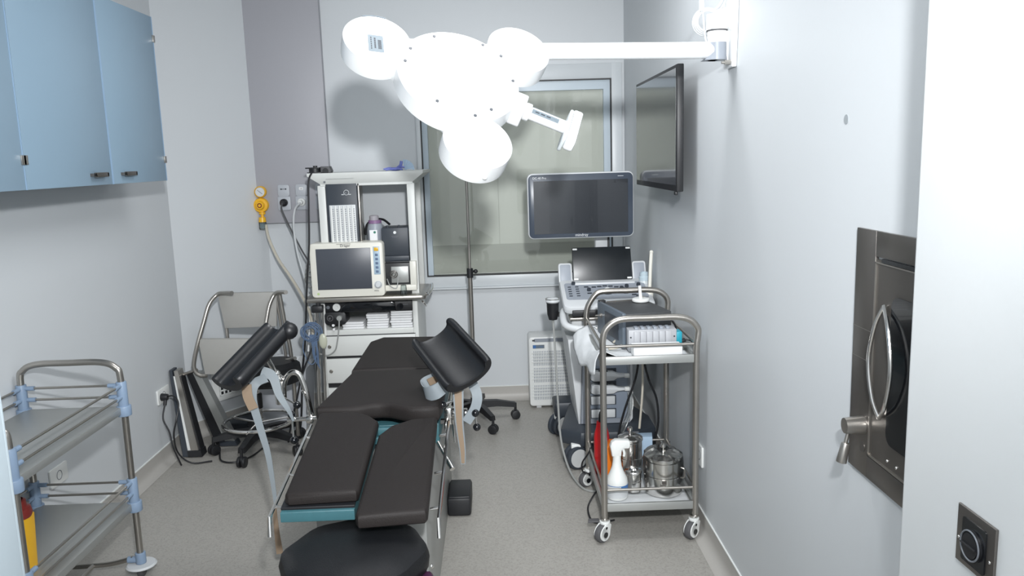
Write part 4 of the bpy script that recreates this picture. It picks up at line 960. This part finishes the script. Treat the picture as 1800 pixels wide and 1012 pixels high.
# ------------------------------------------------------------------ air purifier
ac = thing('air_purifier', 'white floor-standing air purifier with slotted grille under the window', 'air purifier', (.33, 5.0, 0))
MB().prism(rrect(.31, .455, .02, 4, .337, .243), (0, 4.94, 0), X_, Z_, Y_, .19, .008).build('housing', 'white', ac)
b = MB()
for z0 in (.06, .175, .285):
    for k in range(24): b.box(.212+.011*k, .2165+.011*k, 4.936, 4.9405, z0, z0+.095)
b.build('grille_slots', 'usgrey', ac, smooth=False)
b = MB()
for z0 in (.08, .10, .12, .14, .195, .215, .235, .255, .305, .325, .345, .365): b.box(.20, .475, 4.934, 4.9365, z0, z0+.005)
b.build('grille_bars', 'white', ac, smooth=False)
MB().prism(rrect(.25, .022, .008, 3, .34, .45), (0, 4.936, 0), X_, Z_, Y_, .01).build('control_strip', 'usgrey', ac)
MB().box(.205, .222, 4.933, 4.937, .446, .454).build('display', 'ink', ac)
MB().box(.208, .282, 4.936, 4.9405, .398, .420).build('sticker', 'label', ac)
MB().box(.209, .228, 4.9345, 4.937, .399, .419).text('HOSPITAL', .010, (.231, 4.9355, .4045), X_, Z_).build('sticker_print', 'bluelab', ac)
for x in (.24, .44): MB().box(x-.015, x+.015, 4.96, 5.1, 0, .018).build('foot', 'uslight', ac)

# ------------------------------------------------------------------ ultrasound machine
us = thing('ultrasound_machine', 'grey and white ultrasound machine with big monitor, touch panel and control console', 'ultrasound machine', (.56, 4.25, 0))
b = MB().prism([(.413, .20), (.675, .20), (.675, .64), (.431, .64)], (0, 4.02, 0), X_, Z_, Y_, .48, .012); b.build('column', 'usgrey', us)
MB().prism([(.352, .66), (.430, .66), (.412, .20), (.402, .20)], (0, 4.03, 0), X_, Z_, Y_, .44, .006).build('side_shell', 'uslight', us)
MB().prism([(.676, .20), (.69, .22), (.69, .6), (.676, .64)], (0, 4.04, 0), X_, Z_, Y_, .42).build('side_shell', 'uslight', us)
MB().prism(rrect(.20, .285, .012, 3, .56, .375), (0, 4.012, 0), X_, Z_, Y_, .01, .002).build('port_panel', mat('port_panel_grey', (134, 144, 158), .45), us)
for i, z in enumerate((.475, .405)):
    q = MB().prism([(.465, z-.020), (.468, z+.015), (.48, z+.024), (.58, z+.018), (.605, z+.006), (.64, z+.002), (.64, z-.010), (.60, z-.014), (.58, z-.026), (.48, z-.028)], (0, 3.965, 0), X_, Z_, Y_, .05, .006).build('probe_connector', 'uslight', us)
    MB().box(.505, .55, 3.975, 4.0, z+.02, z+.03).build('latch', 'usdark', q)
    MB().box(.462, .60, 4.008, 4.013, z-.034, z+.03, .002).build('socket_recess', 'usdark', us)
    MB().box(.638, .665, 3.975, 4.0, z-.016, z+.004, .003).build('connector_plug', 'white', q)
for z in (.335, .263):
    MB().box(.462, .598, 4.006, 4.013, z-.026, z+.026, .002).build('socket_recess', 'usdark', us)
    MB().box(.467, .592, 4.000, 4.008, z-.022, z+.022, .003).build('blank_cover', 'uslight', us)
MB().cyl((.445, 4.02, .545), (.445, 4.008, .545), .012).build('logo_disc', 'usdark', us)
b = MB(); b.prism([(.30, 3.98), (.40, 3.90), (.70, 3.90), (.80, 3.98), (.80, 4.15), (.70, 4.5), (.40, 4.5), (.33, 4.15)], (0, 0, .115), X_, Y_, Z_, .085, .02)
b.build('base', 'usdark', us)
MB().prism([(.30, 4.40), (.43, 4.40), (.43, 4.56), (.30, 4.56)], (0, 0, .115), X_, Y_, Z_, .09, .02).build('rear_base_arm', 'usdark', us)
def bigwheel(x, y, tx):
    c = MB(); ax = V((math.cos(tx), math.sin(tx), 0))
    for sg in (-1, 1):
        p = V((x, y, .062)); c.cyl(p+ax*sg*.008, p+ax*sg*.034, .062, bev=.008, n=32)
    o = c.build('wheel', 'usdark', us)
    c = MB()
    for sg in (-1, 1): c.cyl(V((x, y, .062))+ax*sg*.030, V((x, y, .062))+ax*sg*.0365, .048, n=28)
    c.build('hub_cap', mat('hub_grey', (196, 198, 198), .4), o)
    MB().box(x-.025, x+.025, y-.025, y+.025, .10, .135, .006).build('fork', 'white', o)
bigwheel(.375, 3.93, -1.15); bigwheel(.325, 4.44, -.75); bigwheel(.74, 3.98, -1.9); bigwheel(.73, 4.42, -1.4)
# console
ct = (Y_*math.cos(.30)+Z_*math.sin(.30)); cn = X_.cross(ct)
CO = V((.57, 4.0, .786))
MB().prism(rrect(.475, .34, .04, 5, 0, .17), CO+cn*.012, X_, ct, cn, .043, .012).build('console', 'uslight', us)
MB().prism(rrect(.43, .19, .02, 4, 0, .175), CO+cn*.056, X_, ct, cn, .003).build('control_area', 'usgrey', us)
b = MB()
def key(u, v_, w_, h): b.prism(rrect(w_, h, min(w_, h)*.3, 2, u, v_), CO+cn*.058, X_, ct, cn, .005)
for i in range(2):
    for j in range(5): key(-.19+.04*i, .115+.026*j, .018, .004)
for (u, v_) in ((-.06, .21), (-.03, .215), (.0, .22), (.03, .215), (.06, .205), (.09, .19), (-.09, .14), (.10, .13), (.14, .11), (.16, .10), (-.10, .215), (.12, .17), (.17, .17)): key(u, v_, .024, .008)
b.build('keys', 'usdark', us)
b = MB()
for (u, v_) in ((-.165, .255), (-.09, .175), (.085, .185), (.115, .205), (.17, .15), (.20, .15), (.18, .22)): b.lathe([(0, 0), (.011, 0), (.010, .014), (0, .015)], CO+cn*.058+X_*u+ct*v_, cn, n=16)
b.build('dials', 'usdark', us)
MB().lathe([(0, .001), (.034, .001), (.034, .004), (.026, .006), (0, .006)], CO+cn*.058+X_*.005+ct*.155, cn).build('trackball_ring', 'usdark', us)
MB().sph(CO+cn*.062+X_*.005+ct*.155, .021).build('trackball', 'white', us)
# front handle loop with the keyboard drawer behind it
MB().tube([(.36, 4.16, .80), (.336, 4.08, .795), (.328, 3.99, .775), (.338, 3.93, .756), (.38, 3.90, .746), (.46, 3.89, .742), (.57, 3.888, .741), (.69, 3.89, .742), (.765, 3.90, .746), (.805, 3.93, .756), (.812, 3.99, .775), (.805, 4.08, .795), (.785, 4.16, .80)], .018, 14).build('front_handle', 'uslight', us)
MB().box(.375, .77, 3.975, 4.06, .79, .822, .004).build('keyboard_drawer', 'black', us)
MB().box(.36, .78, 3.965, 4.06, .772, .786, .003).build('drawer_trim', 'steel', us)
MB().box(.37, .77, 4.0, 4.3, .715, .772, .012).build('under_console', 'uslight', us)
MB().box(.45, .68, 4.1, 4.35, .62, .76, .01).build('console_neck', 'usgrey', us)
# touch panel
tt = (Y_*.35+Z_*.94).normalized(); tn = X_.cross(tt)
TO = V((.572, 4.27, .92))
MB().prism(rrect(.322, .19, .006, 3, 0, .10), TO, X_, tt, -tn, .02, .002).build('touch_screen', mat('touch_glass', (30, 34, 38), .3), us)
b = MB()
for u in (-.150, .150):
    for v_ in (.018, .185): b.prism(rrect(.024, .009, .001, 1, u*.97, v_), TO+tn*.0, X_, tt, tn, .002)
b.build('tape_tabs', 'white', us)
for sx in (-1, 1):
    u = sx*.202
    MB().prism(rrect(.075, .118, .014, 4, u, .05), TO+V((0, 0.01, 0)), X_, tt, -tn, .03, .004).build('speaker', 'uslight', us)
    MB().prism(rrect(.058, .10, .008, 3, u, .05), TO+V((0, 0.008, 0)), X_, tt, -tn, .003, .001).build('speaker_mesh', 'usgrey', us)
MB().box(.40, .74, 4.22, 4.31, .86, .925, .008).build('panel_mount', 'uslight', us)
# arm and monitor
MB().cyl((.59, 4.36, .76), (.59, 4.36, 1.08), .03).box(.545, .615, 4.375, 4.43, 1.02, 1.22, .008).box(.50, .64, 4.24, 4.42, 1.20, 1.27, .01).build('monitor_arm', 'uslight', us)
MB().box(.615, .625, 4.375, 4.43, 1.03, 1.2, .001).build('arm_edge', 'seal', us)
mr = MB().prism(rrect(.562, .345, .03, 5, .45, 1.341), (0, 4.20, 0), X_, Z_, Y_, .045, .010).build('monitor', 'uslight', us)
MB().prism(rrect(.550, .332, .026, 5, .45, 1.341), (0, 4.196, 0), X_, Z_, Y_, .005, .001).build('bezel', 'bezel', mr)
MB().box(.202, .698, 4.1945, 4.198, 1.196, 1.474).build('screen', 'screen', mr, smooth=False)
MB().text('DC-40 Pro', .016, (.198, 4.1955, 1.484), X_, Z_).text('mindray', .021, (.452, 4.1955, 1.180), X_, Z_, center=True).box(.645, .675, 4.1952, 4.1962, 1.489, 1.491).build('lettering', 'uslight', mr)
# right-hand holder parts
MB().box(.815, .835, 4.02, 4.3, .69, .80, .006).build('right_holder', 'black', us)

pr = thing('ultrasound_probe', 'slim white ultrasound wand standing upright at the right of the ultrasound machine', 'ultrasound probe', (.795, 4.12, .78))
MB().tube([(.793, 4.12, .83), (.80, 4.13, .92), (.805, 4.14, 1.0), (.812, 4.15, 1.085)], .0095, 12).sph((.8125, 4.15, 1.088), .0105).build('wand', 'cream', pr)
MB().cyl((.783, 4.11, .74), (.793, 4.12, .88), .022, .024, bev=.004).cyl((.793, 4.12, .88), (.796, 4.124, .905), .024, .010).build('grip', 'cream', pr)
MB().tube([(.785, 4.11, .80), (.76, 4.03, .86), (.71, 3.95, .885), (.665, 3.88, .86), (.65, 3.80, .78), (.65, 3.78, .70)], .006, 8).build('cable', 'beigetube', pr)
gb = thing('gel_bottle', 'small pale blue-capped bottle beside the white ultrasound wand', 'bottle', (.79, 4.22, .80))
MB().cyl((.79, 4.24, .80), (.79, 4.24, .93), .026, bev=.004).build('bottle_body', 'frost', gb)
MB().lathe([(0, 0), (.027, 0), (.027, .02), (.022, .024), (.022, .045), (.016, .045), (.016, .038), (0, .038)], (.79, 4.24, .925)).build('cap', mat('cap_blue', (190, 206, 214), .4), gb)
MB().box(.76, .838, 4.18, 4.3, .78, .80, .002).build('holder_plate', 'black', us)
# left probe in holder with its cord
lp_ = thing('probe_in_holder', 'white-topped probe in black cup holder left of the ultrasound console', 'ultrasound probe', (.30, 4.15, .80))
MB().lathe([(0, 0), (.022, 0), (.030, .03), (.032, .085), (.034, .09), (.026, .09), (0, .088)], (.283, 4.10, .755)).build('cup', 'black', lp_)
MB().lathe([(0, 0), (.028, 0), (.038, .01), (.037, .02), (.025, .028), (0, .03)], (.283, 4.10, .842)).build('probe_head', 'uslight', lp_)
MB().torus((.283, 4.10, .865), .036, .003).build('rim', 'chrome', lp_)
MB().box(.30, .34, 4.09, 4.12, .77, .79).build('bracket', 'black', lp_)
MB().tube([(.283, 4.10, .76), (.287, 4.05, .60), (.292, 4.0, .35), (.30, 3.93, .15), (.33, 3.80, .04), (.38, 3.65, .008), (.45, 3.6, .007)], .0055, 8).build('cord', 'greytube', lp_)

# ------------------------------------------------------------------ right two-tier cart
ca = thing('instrument_cart', 'two-tier stainless instrument cart with arched handles and white casters on the right', 'trolley', (.60, 3.4, 0))
cx0, cx1, cy0, cy1 = .415, .795, 3.13, 3.70
def arch(y, zt_, name='end_frame'):
    ov = .022
    return MB().tube([(cx0, y, .10), (cx0, y, .5), (cx0, y, .80), (cx0, y, .86), (cx0+.012, y, .905), (cx0+.05, y, zt_-.010), (cx0+.10, y, zt_), ((cx0+cx1)/2, y, zt_), (cx1-.08, y, zt_), (cx1-.025, y, zt_-.015), (cx1+.005, y, zt_-.05), (cx1+.005, y, .86), (cx1, y, .80), (cx1, y, .5), (cx1, y, .10)], .0135, 16).build(name, 'steel', ca)
arch(cy0, .948); arch(cy1, .965)
for z in (.765, .135):
    b = MB(); b.box(cx0, cx1, cy0, cy1, z-.0, z+.004)
    b.box(cx0+.01, cx1-.01, cy0-.008, cy0+.006, z-.006, z+.028, .002).box(cx0+.01, cx1-.01, cy1-.006, cy1+.008, z-.006, z+.028, .002).box(cx0-.008, cx0+.006, cy0, cy1, z-.006, z+.028, .002).box(cx1-.006, cx1+.008, cy0, cy1, z-.006, z+.028, .002)
    b.build('shelf', 'matsteel', ca)
b = MB()
for z in (.835, .222):
    b = MB(); b.cyl((cx0, cy0, z), (cx1, cy0, z), .006).cyl((cx0, cy0, z), (cx0, cy1, z), .006).cyl((cx1, cy0, z), (cx1, cy1, z), .006).cyl((cx0, cy1, z), (cx1, cy1, z), .006)
    b.build('guard_rail', 'steel', ca)
def small_caster(x, y, rot, big=False):
    ax = V((math.cos(rot), math.sin(rot), 0)); fw = V((-math.sin(rot), math.cos(rot), 0)); o = V((x, y, 0))-fw*.018
    w1 = MB()
    w1.cyl(o+Z_*.038-ax*.013, o+Z_*.038+ax*.013, .038, bev=.004, n=30)
    wo = w1.build('caster', 'rubber', ca)
    b = MB().cyl(V((x, y, .076)), V((x, y, .088)), .022, bev=.002)
    for sg in (-1, 1):
        b.cyl(o+Z_*.040+ax*sg*.014, o+Z_*.040+ax*sg*.019, .030, n=28)
        pts = [(-.03, .04), (-.02, .065), (.0, .078), (.03, .078), (.038, .07), (.028, .03), (.0, .012)]
        b.prism([(p[0]+.0, p[1]) for p in pts], o+ax*(sg*.0165-.0025), fw, Z_, ax, .005, .001)
    b.build('caster_shell', 'white', wo)
    b = MB()
    for sg in (-1, 1): b.cyl(o+Z_*.036+ax*sg*.019, o+Z_*.036+ax*sg*.022, .012, n=20).cyl(o+Z_*.064+fw*.006+ax*sg*.017, o+Z_*.064+fw*.006+ax*sg*.0205, .006, n=14)
    b.build('axle_cap', 'blackgloss', wo)
    MB().cyl((x, y, .085), (x, y, .115), .009).cyl((x, y, .094), (x, y, .10), .018).build('stem', 'chrome', wo)
    return wo
small_caster(cx0, cy0, -PI/2+.75); small_caster(cx1-.005, cy0, -PI/2+.75); small_caster(cx0, cy1, -PI/2+.55); small_caster(cx1-.01, cy1, -PI/2+.8)
MB().prism([(-.05, 0), (0, 0), (.0, .03), (-.045, .03)], (cx0-.02, cy0+.01, .074), X_, Y_, Z_, .008, .003).build('brake_tab', 'rubber', ca)

# drape sheets
def sheet(name, x0_, x1_, y0_, y1_, z_, hangL, label, seed, lift=0.):
    random.seed(seed); nx, ny = 34, 30; b = MB(); bm = b.b; top = []
    for j in range(ny+1):
        row = []
        for i in range(nx+1):
            x = x0_+(x1_-x0_)*i/nx; y = y0_+(y1_-y0_)*j/ny
            zz = z_+.0035+.003*math.sin(31*x+17*y)*math.sin(23*y-9*x)
            cr = .004*math.sin(37*y+21*x)+.003*math.sin(61*x-29*y)
            q_ = (y-y0_)/(y1_-y0_)
            if hangL and x < cx0:      # sheet spills out under the left guard rail and flares over the shelf edge
                t = (cx0-x)/hangL*(1.05-.35*q_)
                zz = .812-.035*math.sin(PI*q_)-.085*t**1.6+cr*(.4+t); xx = cx0-(.030+.050*min(1, q_*1.6))*math.sin(min(1, t)*1.5)+cr*.6*t
            elif hangL and x < cx0+.10:
                t = (cx0+.10-x)/.10; zz = z_+.004+(.812-.035*math.sin(PI*q_)-z_)*t**1.4+cr*t*.7; xx = x
            else: xx = x
            row.append(bm.verts.new((xx, y, zz)))
        top.append(row)
    for j in range(ny):
        for i in range(nx): bm.faces.new((top[j][i], top[j][i+1], top[j+1][i+1], top[j+1][i]))
    o = b.build(name, 'drape', angle=80)
    md = o.modifiers.new('thick', 'SOLIDIFY'); md.thickness = .0016; md.offset = 1
    tag(o, label, 'sheet'); return o
sheet('drape_sheet', .41-.16, .778, 3.155, 3.66, .769, .16, 'crumpled white drape sheet lining the upper cart shelf and hanging over its side', 3)
sheet('drape_sheet', .43, .782, 3.15, 3.68, .139, 0, 'crumpled white liner sheet on the lower cart shelf under the canisters', 5)
SZ = .146; UZ = .7765

# red bottle
rb = thing('red_bottle', 'tall red plastic bottle with black cap on the lower cart shelf', 'bottle', (.445, 3.50, SZ))
MB().lathe([(0, 0), (.033, 0), (.036, .006), (.036, .17), (.032, .195), (.026, .215), (.022, .245), (0, .246)], (.454, 3.50, SZ+.003)).build('bottle_body', 'red', rb)
MB().lathe([(0, 0), (.014, 0), (.013, .03), (.009, .045), (0, .046)], (.454, 3.50, SZ+.249)).build('cap', 'black', rb)
ob = thing('orange_bottle', 'small orange jug with handle between the red bottle and spray bottle', 'bottle', (.49, 3.43, SZ))
MB().prism([(-.032, 0), (.032, 0), (.032, .07), (.018, .075), (.018, .115), (.032, .12), (.03, .15), (.012, .165), (.012, .18), (-.012, .18), (-.032, .15)], (.492, 3.40, SZ+.003), X_, Z_, Y_, .055, .01).build('bottle_body', 'orange', ob)
MB().cyl((.505, 3.43, SZ+.09), (.535, 3.43, SZ+.09), .02).build('cap', 'black', ob)
sb = thing('spray_bottle', 'white trigger spray bottle with blue label at the front of the lower cart shelf', 'spray bottle', (.49, 3.24, SZ))
SBX, SBY = .482, 3.225
MB().lathe([(0, 0), (.043, 0), (.046, .005), (.046, .07), (.043, .088), (.030, .115), (.021, .14), (.0175, .165), (.0175, .19), (0, .19)], (SBX, SBY, SZ+.003)).build('bottle_body', 'white', sb)
MB().lathe([(.0465, .012), (.0468, .012), (.0468, .062), (.0465, .062)], (SBX, SBY, SZ+.003), n=40).build('label', 'uslight', sb)
b = MB()
rg = []
for k in range(8):
    a = -1.35+.13*k; e = V((math.cos(a), math.sin(a), 0)); rg.append([V((SBX, SBY, SZ+z))+e*rr for z, rr in ((.048, .0472), (.066, .0472), (.066, .048), (.048, .048))])
b.rings(rg); rg = []
for k in range(30):
    a = -3.1+.1*k; e = V((math.cos(a), math.sin(a), 0)); rg.append([V((SBX, SBY, SZ+z))+e*rr for z, rr in ((.0655, .0470), (.068, .0470), (.068, .0474), (.0655, .0474))])
b.rings(rg); b.build('label_band', 'bluelab', sb)
MB().prism([(-.028, .0), (-.022, -.03), (-.02, -.045), (.02, -.045), (.022, -.02), (.03, -.012), (.052, -.012), (.058, .0), (.058, .018), (.05, .026), (-.005, .028), (-.022, .018)], (SBX-.002, SBY-.018, SZ+.235), X_, Z_, Y_, .036, .007).build('spray_head', 'white', sb)
MB().tube([(SBX+.024, SBY, SZ+.225), (SBX+.032, SBY, SZ+.20), (SBX+.030, SBY, SZ+.185)], .006, 8).build('trigger', 'white', sb)

# steel canisters
def canister(name, label, x, y, r, h, lidh=.02, knob=True, handle=True, latch=True, wrap=None):
    c = thing(name, label, 'canister', (x, y, SZ))
    b = MB().lathe([(0, 0), (r-.004, 0), (r, .004), (r, h*.52), (r+.003, h*.53), (r+.003, h*.56), (r, h*.57), (r, h-.004), (r-.003, h), (0, h)], (x, y, SZ+.003), n=44); b.build('body', 'chrome', c)
    b = MB().lathe([(0, 0), (r+.003, 0), (r+.004, .004), (r+.002, lidh*.7), (r-.012, lidh), (r*.5, lidh+.008), (0, lidh+.010)], (x, y, SZ+.004+h), n=44)
    ld = b.build('lid', 'chrome', c)
    if knob: MB().lathe([(0, 0), (.005, 0), (.005, .015), (.012, .02), (.012, .032), (.006, .038), (0, .038)], (x, y, SZ+h+lidh+.010)).build('knob', 'chrome', ld)
    if handle: MB().tube([(x+r*.80, y-r*.62, SZ+h*.85), (x+r*.98, y-r*.72, SZ+h*.80), (x+r*.98, y-r*.72, SZ+h*.58), (x+r*.80, y-r*.62, SZ+h*.54)], .0035, 8).build('handle', 'steel', c)
    if latch: MB().box(x-.022, x-.004, y-r-.008, y-r+.002, SZ+h*.45, SZ+h*.56).box(x-.03, x-.006, y-r-.006, y-r+.002, SZ+h*.36, SZ+h*.42).build('latch', 'darksteel', c)
    if wrap:
        b = MB(); R_ = []
        for z, s_ in ((.35, 1.03), (.7, 1.06), (1.0, 1.09), (1.12, 1.08), (1.22, .85), (1.30, .5)):
            R_.append([V((x+r*s_*math.cos(2*PI*k/30)*(1+.035*math.sin(5*k+9*z)), y+r*s_*math.sin(2*PI*k/30)*(1+.035*math.sin(5*k+9*z)), SZ+h*z+.01*math.sin(3*k))) for k in range(30)])
        b.rings(R_, caps=False); b.build('plastic_wrap', 'film', c, angle=20)
    return c
canister('steel_canister', 'largest steel sterilising canister, wrapped in clear film, right side of lower cart shelf', .690, 3.27, .080, .150, .022, wrap=True)
canister('steel_canister', 'medium steel canister behind the white spray bottle', .575, 3.44, .054, .175, .018, handle=False, latch=False)
canister('steel_canister', 'small low steel canister between spray bottle and largest canister', .562, 3.285, .034, .085, .012, knob=False, handle=False, latch=False)
tag(MB().prism([(.60, 3.56), (.70, 3.56), (.71, 3.62), (.61, 3.62)], (0, 0, SZ+.004), X_, Y_, Z_, .14, .003).build('folded_pack', 'mask'), 'pale blue folded pack behind the steel canisters', 'pack')

# upper shelf: instrument case, silver modular device, white box
am = thing('equipment_case', 'dark grey equipment case with blue-grey front plate lying on the upper cart shelf', 'equipment case', (.462, 3.62, UZ))
MB().box(.475, .69, 3.315, 3.62, UZ+.004, UZ+.150, .004).build('case', 'blackamp', am)
fp = MB().box(.460, .476, 3.30, 3.63, UZ+.004, UZ+.156, .003).build('front_plate', 'ampfront', am)
MB().cyl((.460, 3.57, UZ+.10), (.43, 3.57, UZ+.10), .004).cyl((.460, 3.57, UZ+.10), (.452, 3.57, UZ+.10), .010).build('connector', 'steel', fp)
MB().box(.457, .46, 3.35, 3.52, UZ+.03, UZ+.13, .001).build('recessed_panel', 'usdark', fp)
MB().box(.462, .492, 3.60, 3.63, UZ+.13, UZ+.162, .003).build('corner_foot', 'black', am)
MB().box(.478, .60, 3.311, 3.316, UZ+.01, UZ+.14, .001).build('end_panel', 'usdark', am)
MB().box(.50, .67, 3.612, 3.619, UZ+.148, UZ+.154).build('top_edge', 'steel', am)
am.rotation_euler = (0, 0, .20)
gd = thing('modular_device', 'silver modular device with ribbed upright sections and teal end on the upper cart shelf', 'device', (.65, 3.25, UZ))
MB().box(.540, .742, 3.25, 3.33, UZ+.004, UZ+.095, .002).build('chassis', 'gbox', gd)
for k in range(6):
    x = .562+.0265*k
    m_ = MB().box(x, x+.0245, 3.243, 3.30, UZ+.008, UZ+.090, .002).build('module', 'gbox', gd)
    MB().cyl((x+.022, 3.243, UZ+.018), (x+.022, 3.238, UZ+.018), .0028, n=10).box(x+.006, x+.021, 3.26, 3.30, UZ+.09, UZ+.104, .002).build('latch', 'usgrey', m_)
for x in (.549, .732):
    MB().cyl((x, 3.251, UZ+.03), (x, 3.248, UZ+.03), .0035, n=10).cyl((x, 3.251, UZ+.065), (x, 3.248, UZ+.065), .0035, n=10).build('screw', 'ink', gd)
MB().box(.742, .765, 3.25, 3.31, UZ+.028, UZ+.082, .002).build('end_plug', 'teallab', gd)
MB().box(.742, .762, 3.252, 3.31, UZ+.004, UZ+.028, .002).build('end_base', 'towel', gd)
tag(MB().box(.545, .745, 3.155, 3.225, UZ+.004, UZ+.048, .003).build('white_box', 'towel'), 'flat white box at the front edge of the upper cart shelf', 'box')
pd = thing('electrode_pad', 'round white disc on a stem above the upper cart shelf', 'disc', (.66, 3.62, .90))
MB().lathe([(0, 0), (.036, 0), (.040, .004), (.040, .012), (.036, .015), (0, .015)], (.655, 3.60, UZ+.152)).build('disc', 'white', pd)
MB().cyl((.655, 3.60, UZ+.165), (.652, 3.61, UZ+.225), .008, .007).build('stem', 'white', pd)
hose('probe_tube', [(.50, 3.41, UZ+.01), (.52, 3.38, UZ+.03), (.535, 3.345, UZ+.02), (.50, 3.30, UZ+.012), (.46, 3.28, UZ+.012)], .005, 'beigetube', 'short beige cable lying on the drape by the dark case', 'cable')
hose('thin_black_cable', [(.62, 3.36, UZ+.10), (.68, 3.35, UZ+.125), (.735, 3.35, UZ+.118), (.76, 3.34, UZ+.08), (.765, 3.36, UZ+.02)], .004, 'black', 'thin black cable arching over the silver modular device', 'cable')
pp = thing('black_connector', 'black inline power connector beside the right handle of the cart', 'connector', (.77, 3.25, .82))
MB().box(.745, .785, 3.26, 3.28, UZ+.030, UZ+.044, .003, rot=Matrix.Rotation(-.3, 3, 'Y')).build('connector_body', 'black', pp)
MB().tube([(.745, 3.27, UZ+.03), (.725, 3.25, UZ+.018), (.72, 3.22, UZ+.006)], .003, 8).tube([(.785, 3.27, UZ+.045), (.812, 3.26, UZ+.03), (.822, 3.25, UZ-.05), (.822, 3.24, UZ-.15)], .003, 8).build('cable', 'black', pp)
hose('power_cable', [(.665, 3.72, .72), (.66, 3.74, .55), (.60, 3.76, .35), (.575, 3.78, .20), (.60, 3.80, .02)], .0055, 'black', 'black cable slanting down behind the cart from the upper shelf', 'cable')
hose('power_cable', [(.70, 3.72, .74), (.695, 3.73, .62), (.715, 3.73, .52), (.755, 3.74, .42), (.765, 3.74, .30), (.75, 3.75, .18), (.79, 3.75, .16), (.825, 3.76, .19)], .0055, 'black', 'black cable snaking down behind the cart near the right wall', 'cable')
hose('caster_cable', [(.42, 3.60, .24), (.40, 3.60, .20), (.375, 3.62, .15), (.375, 3.62, .11), (.40, 3.62, .095), (.42, 3.60, .11)], .004, 'black', 'black cable looped over the rear left caster of the cart', 'cable')
hose('floor_loop_cable', [(.44, 3.45, .10), (.40, 3.40, .08), (.37, 3.36, .04), (.38, 3.30, .008), (.42, 3.28, .007), (.48, 3.30, .007)], .004, 'black', 'black cable drooping to the floor under the cart', 'cable')
hose('wrapped_cable', [(.66, 3.93, .40), (.655, 3.90, .32), (.62, 3.88, .24), (.60, 3.86, .21)], .013, 'film', 'cord wrapped in crumpled clear film hanging from the ultrasound probe plug', 'cable')
hose('white_rod', [(.735, 4.0, .62), (.73, 3.97, .40), (.70, 3.9, .21)], .006, 'beigetube', 'thin pale rod leaning between ultrasound machine and right wall', 'rod')

for o in bpy.data.objects:
    g_ = {'socket': 'white wall sockets low on the walls', 'canister': 'steel canisters on the lower cart shelf', 'gas outlet': 'gas outlets on the grey wall panel', 'cupboard': 'sky-blue wall cupboards', 'leg support': 'leg supports of the examination table'}.get(o.get('category'))
    if g_: o['group'] = g_
for o in bpy.data.objects:
    if '_local' in o: del o['_local']
